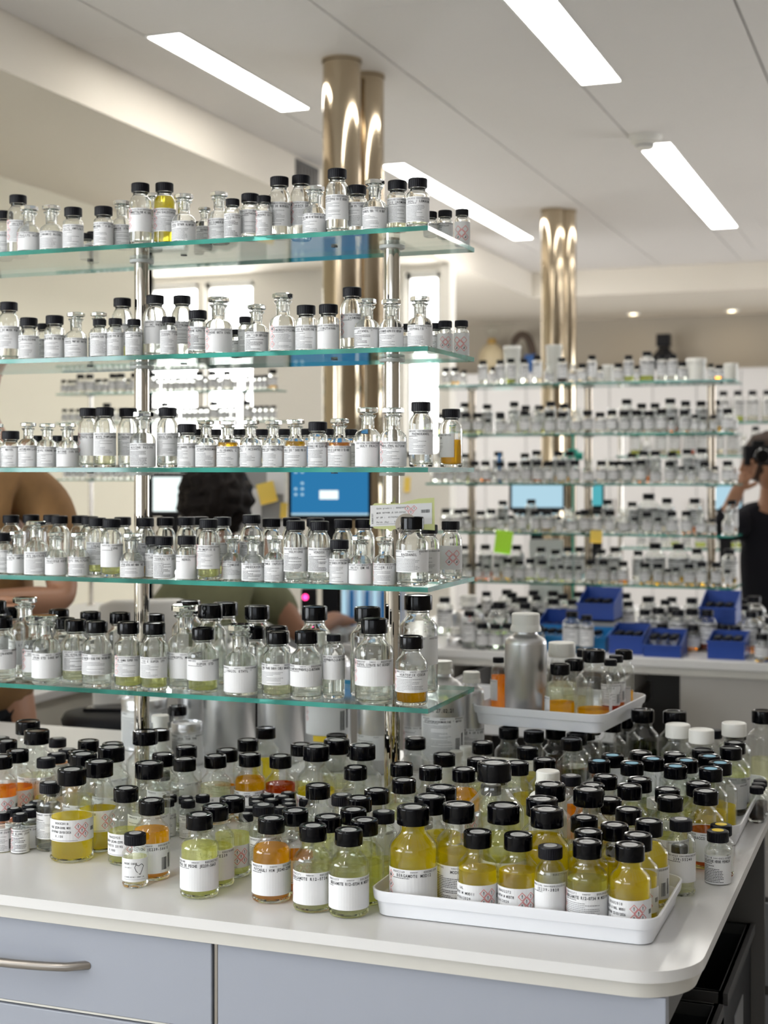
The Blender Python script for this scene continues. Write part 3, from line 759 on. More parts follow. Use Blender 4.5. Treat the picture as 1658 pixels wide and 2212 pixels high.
def liqword(liq, fill): return '' if liq in 'cn' else LIQNAME[liq] + ' '
for si, table in enumerate(SH):
    rows = []; top = TOPS[si]
    for ln in table.split('\n'):
        k, px, wd, tp, v, lq, fi, fl, nm = ln.split(' ', 8)
        px, wd, tp, fi = float(px), float(wd), float(tp), float(fi)
        if v == 'e':        # beside the free short edge
            vv = .02
            while vv < .245:
                p, t = on_y(px + wd / 2, SY0 + vv)
                if p.x < SX1 - .002: break
                vv += .004
            y = SY0 + min(vv, .24)
        else: y = SY0 + (wd / 2 * 2.55 / FPX + .005 if v == 'f' else float(v))
        p, t = on_y(px, y)
        R = wd / 2 * t / FPX
        tc = tp + (CAPD.get(k, .8 * 2 * R) / t * FPX * .5 * (tp - HY) / FPX if tp > HY else 0)
        H = zat(tc, t) - top
        rc = CAPD[k] / 2 if k in CAPD else R * .78
        if k in 'CV' and rc > R * .96: rc = R * .96
        rows.append([p.x, y, R, k, rc, H, lq, fi, fl, nm, v, px])
    relax(rows, (SX0, SX1 - .001, SY0 + .001, SY1 - .001), [(x, (SY0 + SY1) / 2, .0145) for x in POLES])
    rows.sort(key=lambda r: -r[11]); cnt = {}
    for r in rows:
        x, y, R, k, rc, H, lq, fi, fl, nm, v, px = r
        row = 'front' if v in 'fe' or float(v) < .08 else 'back'
        cnt[row] = cnt.get(row, 0) + 1
        spec = None if (fl == '-' and nm == '-') else (fl, '' if nm == '-' else nm)
        turn = rnd.uniform(-14, 14)
        if 's' in fl: spec, turn = ('l', 'OSEUR'), -75
        if k == 'S' and R > .031: pass
        zs_ = outer_inner(k, R, rc, H)[2]
        b = make_bottle(k, x, y, top, R, rc, H, lq, fi, spec, rnd, None, turn, None, {'M': (.023 / zs_, .037 / zs_), 'L': (.030 / zs_, .044 / zs_), 'X': (.05 / zs_, .05 / zs_)}.get(k))
        b['label'] = '%s %s%s, %s from free end, %s row, %s near shelf' % (size_word(H), liqword(lq, fi), KIND[k], nth(cnt[row]), row, SHN[si])
        b['group'] = 'bottles on the %s near glass shelf' % SHN[si]
# torn label and ring hung on the pole
t_, y_ = 2.50, 2.335
p0 = at(866, 2.485); mb = MB(); rot = Matrix.Rotation(math.radians(-3), 3, 'Y'); zc = zat(1110, 2.485)
tl = thing('torn_label', 'torn yellow-green paper slip with a printed product label on the steel pole', 'paper slip', (p0.x, p0.y, zc), YAW)
out = [(-.054, -.018), (-.052, .012), (-.045, .018), (-.02, .0175), (.0, .018), (.012, .022), (.03, .026), (.0565, .0275), (.0575, -.028), (.02, -.026), (-.012, -.026), (-.018, -.030), (-.024, -.0265), (-.045, -.025), (-.048, -.0225)]
m2 = MB(); m2.add([(x, .0004, z) for x, z in out], [list(range(len(out)))]); m2.add([(x, .0009, z) for x, z in out], [list(range(len(out)))[::-1]]); m2.build('backing', 'torn_green', tl)
m3 = MB(); a, b = (-.0525, -.0195), (.0525, .0165)
sl = lambda u, v: (u, -.0002 - 0, v + u * .045)
m3.add([sl(*q) for q in ((a[0], a[1]), (b[0], a[1]), (b[0], b[1]), (a[0], b[1]))], [(0, 1, 2, 3)])
p = Print()
for i, (q, q2) in enumerate((('Code produit :', '00AQ3093'), ('MUSK VETYVER JE 239-5575AZ', ''), ('N\u00b0 OF :', '01742966  23/02'), ('Poids (Kg) :', '0,100'))):
    p.text(q, -.042, .0095 - i * .0078, .0026, 1, .050); p.text(q2, (-.009, 0, -.022, -.012)[i], .0095 - i * .0078, .0026, 1)
for i, ch in enumerate(BR): pass
for dx, dz in ((.011, .0085), (.022, .0085), (.0165, .002)): p.diamond(dx, dz, .0052, '!')
p.bars(.034, .000, .0055, .015, rnd); p.rect(-.042, -.0165, .010, -.0160, 2)
p.flat(m3, lambda u, v: (u, -.0004, v + u * .045))
o2 = Print(); o2.text(BR, -.016, 0, .0026, 1, .032); o2.flat(m3, lambda u, v: (-.0475 - v, -.0004, u - .001))
m3.build('printed_label', LABEL_MATS, tl)
rg = at(877, 2.45); t = thing('paper_ring', 'tan cardboard ring leaning behind the capped front bottle on the fourth shelf', 'ring', (rg.x, rg.y, zat(1133, 2.45)), YAW)
n = 36; mb = MB(); pr = []
for r, y in ((.0105, -.001), (.0185, -.001), (.0185, .001), (.0105, .001)): pr.append((r, y))
for r, y in pr:
    for i in range(n): q = 2 * PI * i / n; mb.v.append((r * math.cos(q), y, r * math.sin(q)))
for k in range(4):
    for i in range(n): mb.face((k * n + i, k * n + (i + 1) % n, ((k + 1) % 4) * n + (i + 1) % n, ((k + 1) % 4) * n + i))
p = Print(); p.text('ROBERTET', 0, 0, .0048, 1)
p.flat(mb, lambda u, v: ((.0122 + v * 1.0) * math.cos(PI * 1.12 + u / .0145), -.0013, (.0122 + v) * math.sin(PI * 1.12 + u / .0145)))
mb.build('ring_disc', ['tan_ring', 'ink'], t, 40)

# ================================================================== BOTTLES ON THE WORKTOP
# cap centre px, cap top px, cap width px, liquid, fill, flags, zone, name   (zones: b bare worktop, t front tray, u under the raised tray, r rear tray)
TB = '''56 1550 52 n 0 - b -
77 1571 54.5 P .7 k b NTRA JE240
8 1588 40 n 0 - b -
14 1594 43 o .5 t b -
39 1614 47 o .75 t b 00AX1948|NATNUT JE240-21|01790611 27/05|0,120
4 1627 44 o .9 t b 00AX1165|JE240-25836|13/02/2026|0,115
122 1590 40 o .9 k b -
187 1595 45.6 c .5 k b -
245 1599 46 c .5 k b -
238 1606 56.7 c .35 k b -
147 1614 38 a .6 - b -
170 1616 48 p .5 - b -
182 1619 59.5 c .4 k b -
124 1622 42 a .6 - b -
103 1631 41 p .55 - b -
213 1636 61 y .75 t b 00AX2020|JE239|01747961|0,150
156 1652 63 y .80 t b 00AX2010|ROUC JE239-5100L M001|01747960 25/03/2026|0,150
90 1683 43 c .4 l b -
120 1692 40 p .5 - b -
311 1572 52.5 c .3 - b -
344 1571 40 c .5 - b -
382 1609 45.6 P .5 k b -
354 1620 48 p .5 k b -
322 1639 61.5 c .4 k b -
404 1637 47 P .6 k b -
365 1659 37 P .5 k b -
272 1694 54.5 p .7 t b 00AQ2925|JASMIN JE240-2295|01742733 23/02|0,080
327 1720 57 a 1.06 b b FRICTION JE239-5661E##0003858176
292 1793.5 48.6 P .9 h b -
35 1741 31 p .4 l b -
61 1735 30 c .4 l b -
83 1727 30 c .4 l b -
97 1738 29 p .4 ld b -
108 1729 28 a .4 l b -
5 1751 31 y .35 bl b JE239-5640
48 1752 33 P .3 lBd b OUD BLANC JE240#00AX1089#
78.5 1746 31 P .9 b b AC JE239-5640
378 1716 30 P .8 l b BETZEL HELIAN#00AX2675#
406 1723 30 P .5 l b KEL HELO
402 1713 29 c .5 - b -
431 1713 31 c .5 - b -
384 1712 28 c .5 - b -
535 1591.5 44.6 p .5 - b -
573.5 1566 41.4 y .75 - b -
481 1616 47 o .7 dk b -
442 1627 48.6 P .95 tx b -
542 1622.5 48 a 1.1 k b SAPPHIRE X MENS JE240-226#00AX1900#00030440
605 1628 48 r .98 dk b DUSK ANGEL#00AX1522#000304
650 1601 43 p .6 - b -
678.5 1605 57 y .8 dk b SUEDE#00AX1896#
721 1592 54.4 P .7 k b -
727 1581 43 P .5 - b -
766 1609 42 c .5 - b -
801 1600 56.5 P .5 k b -
769 1648.6 50 P .7 k b WE HAUT
690 1689 52.7 p .6 - b -
734 1710 44 c .4 - b -
813 1698.6 54 a .5 k b -
775.5 1715 55.6 p .6 - b -
762 1740 58.5 p .7 - b -
637 1742 57 o .75 t b 00AX|OS JE240|740950|0,120
708 1756 58.8 p .7 - b -
689 1774 60 P .8 dk b BERGAMOTE R12-0734 M#00AX2271#0003050
766.5 1784 62 P .9 k b BERGAMOTE R12-0734 M MOD19#00AX2577#0003858149
804 1764 60 p .8 - b -
828 1747 46 p .5 - b -
502.5 1716 55 p .88 t b 00AX2360|EXTRACT JE239-5670|01742861 26/03|0,120
464 1733 56.5 p .8 k b E PECHE JE239
433.5 1749 58 p 1.08 k b PEAU DE PECHE JE239-5663#00AQ3180#0003857927
586 1758 59 a 1.12 k b PATCHOULI HIM JE240-2299E#00AQ3258#0003857674
552 1718 32 c .5 - b -
557 1725 36 c .5 - b -
578 1711 30 c .5 - b -
591.5 1721 31 c .5 - b -
608 1714 30 c .5 - b -
617 1707 30 c .5 - b -
632 1722 31 c .5 - b -
655 1719 28 c .5 - b -
623 1731 31 c .5 - b -
605.5 1739 29 c .5 - b -
566 1732.5 45.5 c .6 l b JE239-22
537 1740 29 c .5 - b -
531 1753 29 c .5 - b -
896.5 1588 45.5 c .4 k b -
959 1622 48.6 p .5 - b -
1042 1597 46 p .5 - b -
1032.5 1632 49 p .6 - b -
869 1643 50 p .6 - b -
929 1650 50.5 a .6 k b POPPY JE239
1006 1654 51 a 1.2 t b -
872 1676.5 53 P .7 k b -
1065 1659 47 c .5 - b -
1060 1688 47 c .5 - b -
1112 1656.5 75 P .55 d t -
1098.5 1566 44 P .5 - u -
1188 1571 44 y .45 - u -
1233 1572 44 b .75 - u -
1280 1571 44 c .2 - u -
1322 1566 44 O .3 - u -
1139 1608 46.6 y .4 - b -
1123 1639 50 p .5 - b -
970.5 1692.6 66 y .8 k t -
997 1710.6 68 y .8 k t -
979 1732 70 y .85 lB t MODE#0097#
871.5 1740 71 y 1.45 dk t BERGAMOTE MOD12#00AX2169#0003851399
1086 1742 71 p 1.15 t t -
912 1760 46 p .5 - b -
1004 1797.5 64 y .95 tx t IAL|REVE M MOD11|14/06/2029|1,00
1105 1807 64.6 y .98 tx t 00AX2272|R12-0734 M MODT8|14/04/2029|0,150
1179.6 1833 55.5 P .5 k t JE239-3828##0003355014
1179 1729.5 70 y 1.0 d t -
1195 1752 73 y 1.2 k t -
1390 1523.5 47 k .85 - r -
1454 1536.5 48.6 g .6 - r -
1542 1568 53 g .5 w r -
1627 1563 52.5 p .6 w r -
1483 1562 49 c .5 w r -
1645 1525 48 P .5 - r -
1578 1558 43 P .5 - r -
1577 1574 41 P .5 - r -
1512 1571 38 c .5 - r -
1542 1614 48 k .5 - r -
1616 1598 48 b .4 k r -
1606.5 1608 49 k .5 k r -
1536.5 1634.5 51 y .5 B r -
1563.5 1645 50 y .6 B r -
1538 1656.6 52.5 y .6 B r -
1488.5 1641 51 p .6 B r -
1464 1629 50 g .5 - r -
1460 1653 51.4 p .6 B r -
1413 1636 49 g .6 B r -
1381.6 1626 49.4 c .5 - r -
1386 1648 51.6 p .6 B r -
1325.7 1631 49.7 c .5 B r -
1310 1644.5 51 b .5 B r -
1225.5 1638 48 b .8 - b -
1233 1669 46 o .8 - b -
1308.5 1669 52 P .6 - b -
1385 1673 52.5 P .6 - b -
1279 1687 53 a .6 - b -
1360 1688.7 53.6 P .7 k b COIS HAPLOLTS#HA01#
1444 1686 34.5 n 0 W b -
1441 1698 55 p .6 - b -
1508.5 1684.5 54 y .5 - b -
1523 1699 55 O .8 dk b TOBACCO JE240#00AX2020#000304
1447 1712 56 P .7 k b -
1306.6 1724 57.5 a .6 - b -
1225 1704 62 p .6 - t -
1234.5 1712 66 p .6 - t -
1297 1742.5 57.5 y .8 - t -
1331 1759 62 y .9 - t -
1386 1764 46 p .5 - t -
1421 1765 61 y 1.25 kb t JE MOD5##0003840067
1470 1762 48 P .6 k b 239-55240##0003852402
1271.4 1782.6 61.6 y 1.0 - t -
1357 1777.6 63 y .9 - t -
1377.5 1797 65 y .9 t t -
1265 1820 65.5 p .97 ld t BERGAMOTE R12-0734 M MOD19#00AX2271#00038581
1361 1817 66.6 y 1.4 tx t -
1467 1822 26 c .5 l b -
1556 1776 49 w .9 Y b -
1550.5 1786 50 w .92 YlB b RACLASTONE HERBE PERMOLAR#S1124118#0021
1597 1684 30 b .5 V b -
1612 1680 30 b .5 V b -
1608 1692 30 b .5 V b -
1245 1577 43 k .6 - u -
1332 1560 43 O .4 - u -
1350 1592 42 c .4 - u -
1360 1552 42 c .4 - u -
1491 1607 33 k .5 - r -'''
FAM = [('V', .0242, .0625, .0290), ('s', .0326, .078, .0385), ('C', .0330, .109, .0420), ('M', .0394, .118, .0562), ('L', .0460, .143, .0690), ('X', .0500, .188, .0860)]
def fam(px, tp, wd):
    best = None
    for k, c, H, D in FAM:
        pred = c * (tp + .13 * wd - HY) / (EYE - CT - H)
        e = abs(math.log(pred / wd))
        if best is None or e < best[0]: best = (e, k, c, H, D)
    return best
tb = []; TRAY = {'t': .0035, 'b': 0, 'u': 0, 'r': .0035}
for ln in TB.split('\n'):
    px, tp, wd, lq, fi, fl, zn, nm = ln.split(' ', 7); px, tp, wd, fi = float(px), float(tp), float(wd), float(fi)
    e, k, c, H, D = fam(px, tp, wd)
    if zn == 'u': k, c, H, D = FAM[3]
    if k == 'X' and abs(px - 1112) > 1: k, c, H, D = FAM[4]
    if fl == 'h' or 'Y' in fl: k, c, H, D = FAM[1]
    if fl == 'W': k, c, H, D = FAM[1]
    z = CT + TRAY[zn]
    p = on_z(px, tp + .13 * wd, z + H)
    if zn == 't' and p.y > 2.072 and px < 1300: zn = 'b'; z = CT
    if k == 'L' and px > 880: D = .063
    tb.append([p.x, p.y, D / 2, k, c, H, lq, fi, fl, nm, zn, px, z, tp])
# the trays
TF = (-.733, -.331, 1.885, 2.118)      # front tray rim
TR = (-.60, -.292, 2.43, 2.86)         # rear tray rim
def tray(n, label, x0, x1, y0, y1, h, z, rz=0):
    cx_, cy_ = (x0 + x1) / 2, (y0 + y1) / 2
    t = thing(n, label, 'tray', (cx_, cy_, z + .0003), rz); hx, hy = (x1 - x0) / 2, (y1 - y0) / 2
    def ring(dx, z, r=.03):
        ax, ay = hx - dx, hy - dx; r = max(.004, r - dx); pts = []
        for sx, sy, a0 in ((1, -1, -90), (1, 1, 0), (-1, 1, 90), (-1, -1, 180)):
            for k in range(7): a = math.radians(a0 + 15 * k); pts.append((sx * (ax - r) + r * math.cos(a), sy * (ay - r) + r * math.sin(a), z))
        return pts
    prof = [(.014, 0), (.010, .0015), (.0062, h * .56), (.0045, h * .58), (.0022, h * .60), (.0010, h * .72), (0, h * .97), (.0012, h), (.0030, h * .99), (.0062, h * .58), (.0105, h * .5), (.016, .0035)]
    rings = [ring(*p) for p in prof]; mb = MB(); n_ = len(rings[0])
    for r in rings: mb.v += r
    for k in range(len(rings) - 1):
        for i in range(n_): mb.face((k * n_ + i, k * n_ + (i + 1) % n_, (k + 1) * n_ + (i + 1) % n_, (k + 1) * n_ + i))
    mb.face(list(range(n_))[::-1]); L_ = len(rings) - 1; mb.face([L_ * n_ + i for i in range(n_)])
    mb.build('tray_shell', 'tray_white', t, 40)
    return t
tray('serving_tray', 'white plastic tray of yellow bottles at the front corner of the worktop', *TF, .037, CT)
tray('serving_tray', 'white plastic tray of blue-dotted bottles along the end of the worktop', *TR, .037, CT)
def inside(a, b): return (b[0] + .0165, b[1] - .0165, b[2] + .0165, b[3] - .0165)
for zn, bd in (('t', TF), ('r', (TR[0], TR[1], TR[2], 2.98))):
    bb = inside(0, bd)
    for r in tb:
        if r[10] == zn:
            if zn == 'r' and r[1] > 2.8: r[10] = 'b'; r[12] = CT
relax([], None)
items = [r for r in tb]; WP = on_z(1183, 1665, CT + .145)
for _ in range(220):
    for zn, bd in (('t', inside(0, TF)), ('r', inside(0, TR))):
        grp = [r for r in items if r[10] == zn]
        for r in grp: r[0] = min(max(r[0], bd[0] + r[2]), bd[1] - r[2]); r[1] = min(max(r[1], bd[2] + r[2]), bd[3] - r[2])
    for r in items:
        if r[10] in 'bu':
            for T in (TF, TR):      # keep bare-worktop bottles out of the trays
                dx = min(r[0] + r[2] - T[0], T[1] - r[0] + r[2]); dy = min(r[1] + r[2] - T[2], T[3] - r[1] + r[2])
                if dx > 0 and dy > 0:
                    if dx < dy * .8: r[0] += (-dx if r[0] < (T[0] + T[1]) / 2 else dx) * .6
                    else: r[1] += (-dy if r[1] < (T[2] + T[3]) / 2 else dy) * .6
            r[0] = min(r[0], XR - r[2] - .003)
    relax(items, None, [(x, (SY0 + SY1) / 2, .028) for x in POLES] + [(WP.x, WP.y, .0305)], 1)
ZN = {'b': 'on bare worktop', 't': 'in front tray', 'u': 'under raised tray', 'r': 'in rear tray'}
desc = {}
for r in sorted(tb, key=lambda r: -r[11]):
    st = ('sticker_blue' if 'B' in r[8] and 'l' not in r[8] else 'sticker_yellow' if 'Y' in r[8] else 'sticker' if (r[13] > 1585 and r[10] != 'u' and r[6] not in 'k' and r[8] not in 'WV' and 'w' not in r[8]) else None)
    capc = 'white_plastic' if 'w' in r[8] or 'W' in r[8] else None
    kd = 'white-capped bottle' if capc else {'V': 'vial', 's': 'small round bottle', 'C': 'slim ribbed-cap bottle', 'M': 'black-capped bottle', 'L': 'large black-capped bottle', 'X': 'tallest black-capped bottle'}[r[3]]
    d = '%s%s%s %s' % (('empty ' if r[6] == 'n' else liqword(r[6], r[7])), kd, {'sticker_blue': ' with blue dot', 'sticker_yellow': ' with yellow dot'}.get(st, ''), ZN[r[10]])
    desc.setdefault(d, []).append(r); r += [st, capc, d, len(desc[d])]
for r in tb:
    x, y, R, k, c, H, lq, fi, fl, nm, zn, px, z, tp, st, capc, d, i = r
    kk = k
    spec = None if fl in '-wWBYV' else (fl, '' if nm == '-' else nm)
    if fl == 'V' or fl == 'h': spec = None
    if capc and fl == 'w': spec = None
    b = make_bottle(kk, x, y, z, R, c / 2, H, lq, fi, spec, rnd, st, rnd.uniform(-12, 8), capc)
    b['label'] = d + (', %s from rounded corner' % nth(i) if len(desc[d]) > 1 else '')
    b['group'] = 'bottles crowded on the near worktop'
    if fl == 'h':           # small bottle with a hand-drawn heart
        mb = MB(); Rl = R + .00025; z0 = .010; h = .034; W = .052; sheet(mb, Rl, z0, h, W); p = Print()
        p.text('BUCDE COEUR', -.0165, .0258, .0026, 1, .021); p.text('POUR AMBRIO', -.016, .0205, .0013, 2, .012)
        p.text('LA BASE AX3180 + COEUR 3 ML', -.016, .0065, .0017, 1, .032); p.rect(-.017, .0035, .018, .0038, 2)
        for u, v in ((0, 0),):
            hp = [(a * 1.45, b * 1.45) for a, b in ((-.0042, .0035), (-.0028, .0062), (0, .005), (.0032, .0068), (.0055, .0045), (.0035, .000), (.0015, -.004), (-.0025, -.0005))]
            for a_, b_ in zip(hp, hp[1:] + hp[:1]):
                dx, dy = b_[0] - a_[0], b_[1] - a_[1]; L_ = math.hypot(dx, dy); nx, ny = -dy / L_ * .00045, dx / L_ * .00045; o = len(p.v); U, V = .0068, .0165
                p.v += [(U + a_[0] - nx, V + a_[1] - ny), (U + b_[0] - nx, V + b_[1] - ny), (U + b_[0] + nx, V + b_[1] + ny), (U + a_[0] + nx, V + a_[1] + ny)]; p.f.append([o, o + 1, o + 2, o + 3]); p.m.append(1)
        p.wrap(mb, Rl + .00018, z0); put('label', mb.mesh('label', LABEL_MATS), b)

# ================================================================== THINGS BEHIND THE NEAR RACK (rear half of the worktop)
def ribs_cap(R, h, z, mb, m):
    mb.lathe([(.0001, z + h), (R * .93, z + h), (R, z + h - .002)], 48, m).lathe([(R, z + h - .002), (R, z)], 48, m, rib=.0006).lathe([(R, z), (R * .7, z)], 48, m)
def canister(n, label, x, y, z, R, H, capR, mat='alu', capm='white_plastic', ring=True, lab=None, cat='bottle'):
    t = thing(n, label, cat, (x, y, z + .0004), math.atan2(-y, -x) + PI / 2)
    hc = min(capR * 1.25, .042); zb = H - hc; zs = zb - (R - capR) * .9 - .012
    MB().lathe([(.0001, .003), (R * .86, .003), (R * .92, 0), (R, .004), (R, zs)] + bez((R, zs), (R, zs + .6 * (zb - zs)), (capR * .86, zb - .012), (capR * .82, zb - .004), 8) + [(capR * .8, H - .004)], 40).build('canister_body', mat, t, 50)
    mb = MB(); ribs_cap(capR, hc * .62, zb + hc * .38, mb, 0)
    if ring: mb.lathe([(capR * .7, zb), (capR * 1.10, zb), (capR * 1.10, zb + hc * .16), (capR * 1.03, zb + hc * .30), (capR * .98, zb + hc * .38)], 40)
    mb.build('cap', capm, t, 40)
    if lab: make_label(t, R, lab[0], lab[1], (lab[2], lab[3]), rnd, min(2 * PI * R * .5, .12))
    return t
CAN = [  # px, body w px, Y, H, cap r, kind, label
    (495, 112, 2.86, .275, .020, None, 'large brushed aluminium bottle directly beside the label-topped tins'),
    (606, 100, 2.84, .275, .0185, None, 'large brushed aluminium bottle standing between two others behind the rack'),
    (708, 100, 2.80, .275, .0185, (.075, .095, 'dbY', 'NEROIONE HC#00040431#0003820391'), 'aluminium bottle with a wide white label and yellow stripe'),
    (812, 82, 2.80, .21, .018, (.03, .05, 'k', '#00251447#'), 'aluminium bottle with a low white label beside the steel pole'),
    (897, 52, 2.86, .21, .018, (.03, .06, 'kd', '-#00021003#'), 'aluminium bottle half hidden by the steel pole, white label'),
    (956, 92, 2.72, .245, .019, (.055, .085, 'lb', 'OCTAHYDROCOUMARINE * 00768#00026002#0003823816'), 'aluminium bottle with handwritten date above its white label'),
    (1018, 54, 2.80, .215, .017, (.055, .05, 'l', 'ETHYLE A 30 % DPG##'), 'narrow aluminium bottle with white cap beside the raised tray')]
for px, wd, Y, H, cr, lb, tx in CAN:
    p, t_ = on_y(px, Y); R = wd / 2 * t_ / FPX
    o = canister('aluminium_bottle', tx, p.x, Y, CT, R, H, cr, lab=lb)
    o['group'] = 'aluminium bottles at the rear of the worktop'
    if lb and 'Y' in lb[2]:
        mb = MB(); sheet(mb, R + .0006, .062, .012, .08, .15); mb.build('yellow_stripe', 'yellow_ink', o)
    if 'handwritten' in tx:
        mb = MB(); p = Print(); p.text('6K 27.02.21', -.002, .150, .0075, 1, .05, 'c'); p.wrap(mb, R + .0004, 0); put('handwriting', mb.mesh('handwriting', LABEL_MATS), o)
def tin(label, px, wd, Y, top, lab):
    p, t_ = on_y(px, Y); R = wd / 2 * t_ / FPX; H = zat(top, t_) - CT
    t = thing('metal_tin', label, 'tin', (p.x, Y, CT + .0004), math.atan2(-Y, -p.x) + PI / 2)
    MB().lathe([(.0001, .001), (R * .96, 0), (R, .002), (R, H * .80), (R * 1.012, H * .815), (R, H * .83), (R, H * .9)], 44).build('tin_body', 'alu', t, 40)
    MB().lathe([(R * 1.015, H * .86), (R * 1.02, H * .985), (R * 1.0, H), (R * .92, H), (R * .90, H - .004), (.0001, H - .004)], 44).build('lid', 'alu', t, 40)
    make_label(t, R, H * .06, H * .70, lab, rnd, 2 * PI * R * .5)
tin('tall round metal tin with white label behind a steel pole', 312, 98, 2.86, 1508, ('l', '-'))
tin('low round metal tin with white label and shiny rim', 404, 68, 2.73, 1560, ('lB', 'OPUL TOB THE#0004#00030305'))
p, t_ = on_y(346, 2.675); canister('plastic_bottle', 'white-capped plastic bottle between two metal tins', p.x, 2.675, CT, .0225, zat(1545, t_) - CT, .0185, 'white_plastic', ring=False, lab=(.008, .03, 'l', 'ESSE'))
p, t_ = on_y(420, 2.92); canister('aluminium_bottle', 'plain aluminium bottle half hidden behind the low round tin', p.x, 2.92, CT, .038, .20, .018)
p, t_ = on_y(384, 2.84); o = make_bottle('M', p.x, 2.84, CT, .028, .0394 / 2, zat(1524, t_) - CT, 'c', .5, ('l', '-'), rnd); o['label'] = 'black-capped lab bottle tucked behind the white-capped plastic bottle'
for k, (px, tp) in enumerate(((963, 1628), (985, 1622), (1006, 1612))):
    Y = 2.60 + .045 * k; p, t_ = on_y(px, Y)
    canister('plastic_bottle', 'small white-capped plastic bottle, %s from the steel pole' % nth(k + 1), p.x, Y, CT, .0135, zat(tp, t_) - CT, .0125, 'white_plastic', ring=False)['group'] = 'small white-capped bottles'
p = WP; canister('plastic_bottle', 'white plastic bottle with ribbed tamper-ring cap among the yellow bottles', p.x, p.y, CT, .0300, .145, .0185, 'white_plastic')
# raised tray resting on bottle caps
ZU = CT + .1182
tray('serving_tray', 'pale plastic tray of mixed bottles resting raised on bottle caps', -.838, -.562, 2.735, 3.04, .038, ZU, math.radians(-6))
ZT = ZU + .0036
def on_tray(px, Y, top, wd, k, lq, fi, spec, label, capw=None, cap=None, turn=0):
    p, t_ = on_y(px, Y); R = wd / 2 * t_ / FPX; H = zat(top, t_) - ZT
    o = make_bottle(k, p.x, Y, ZT, R, (capw or CAPD[k] / t_ * FPX) / 2 * t_ / FPX, H, lq, fi, spec, rnd, None, turn, cap); o['label'] = label; o['group'] = 'bottles in the raised tray'
p, t_ = on_y(1135, 2.80); canister('aluminium_bottle', 'tall aluminium bottle with ribbed white cap standing in the raised tray', p.x, 2.80, ZT, 90 / 2 * t_ / FPX, zat(1325, t_) - ZT, 78 / 2 * .78 * t_ / FPX)
on_tray(1076, 2.86, 1420, 34, 'C', 'o', .97, ('kn', ''), 'amber vial beside the aluminium bottle in the raised tray', 24, turn=-60)
on_tray(1209, 2.79, 1434, 66, 'M', 'a', .62, ('kn', ''), 'orange-filled bottle with side label in the raised tray', 43, turn=-70)
on_tray(1282, 2.825, 1404, 78, 'L', 'a', .30, ('kn', ''), 'largest bottle at the front of the raised tray', 50, turn=80)
on_tray(1318, 2.87, 1424, 40, 'C', 'r', .6, ('lb', '239-5'), 'red-brown bottle beside the largest in the raised tray', 28)
on_tray(1330, 2.91, 1416, 40, 'C', 'O', .4, ('lb', '240-22'), 'brown-tinted bottle behind the largest in the raised tray', 30)
on_tray(1347, 2.97, 1404, 44, 'M', 'a', .45, ('kn', ''), 'golden-filled bottle at the far corner of the raised tray', 38)
on_tray(1240, 2.925, 1426, 56, 'M', 'P', .5, None, 'pale bottle behind the orange one in the raised tray', 42)
on_tray(1213, 2.99, 1388, 66, 'M', 'P', .6, None, 'white-capped wide bottle at the rear of the raised tray', 58, 'white_plastic')
on_tray(1160, 2.94, 1413, 48, 'M', 'c', .5, None, 'black-capped clear bottle behind the aluminium bottle in the raised tray', 40)
on_tray(1262, 2.98, 1402, 40, 'C', 'c', .5, None, 'small black-capped bottle behind the largest one in the raised tray', 34)

# ================================================================== FAR BENCH AND RACK
B2Y0, B2Y1 = 4.81, 6.42
b2 = thing('laboratory_bench', 'far white-topped laboratory bench with grey front and open drawer', 'bench', (-.8, 5.8, 0))
loc(MB().box((-1.97, B2Y0, CT - .03), (.9, B2Y1, CT)), 'bench_top', 'counter_top', b2, .004)
loc(MB().box((-1.97, B2Y0 + .015, CT - .055), (.9, B2Y1, CT - .031)), 'bench_band', 'counter_band', b2)
xd0, xd1 = xat(985, B2Y0), xat(1432, B2Y0)
loc(MB().box((-1.95, B2Y0 + .03, 0), (xd0 - .02, B2Y1 - .05, CT - .056)).box((xd1 + .05, B2Y0 + .03, 0), (.85, B2Y1 - .05, CT - .056)), 'bench_front', 'bench_front', b2)
loc(MB().box((xd0 - .02, B2Y0 + .5, 0), (xd1 + .05, B2Y1 - .1, CT - .056)), 'bench_recess', 'gap_dark', b2)
loc(MB().box((xd0, B2Y0 - .36, .66), (xd1 - .09, B2Y0 - .34, .815)).box((xd0 + .02, B2Y0 - .34, .67), (xd0 + .035, B2Y0 + .3, .79)).box((xd1 - .125, B2Y0 - .34, .67), (xd1 - .11, B2Y0 + .3, .815)).box((xd0 + .02, B2Y0 - .34, .67), (xd1 - .11, B2Y0 + .3, .68)), 'drawer', 'desk_white', b2)
loc(MB().box((xd1 - .105, B2Y0 - .05, .70), (xd1 - .095, B2Y0 + .3, .76)), 'drawer_runner', 'handle_metal', b2)
R2Y0, R2Y1 = 5.72, 5.98
R2T = [1.849, 1.646, 1.446, 1.246, 1.046]
R2X1 = xat(1585, R2Y0)
rack('glass_shelf_rack', 'far five-shelf glass rack on steel poles crowded with small bottles', -1.96, R2X1, R2Y0, R2Y1, R2T, [xat(1019, 5.85), xat(1270, 5.85), xat(1536, 5.85)], .016, CT, .008, 'chrome_dim')
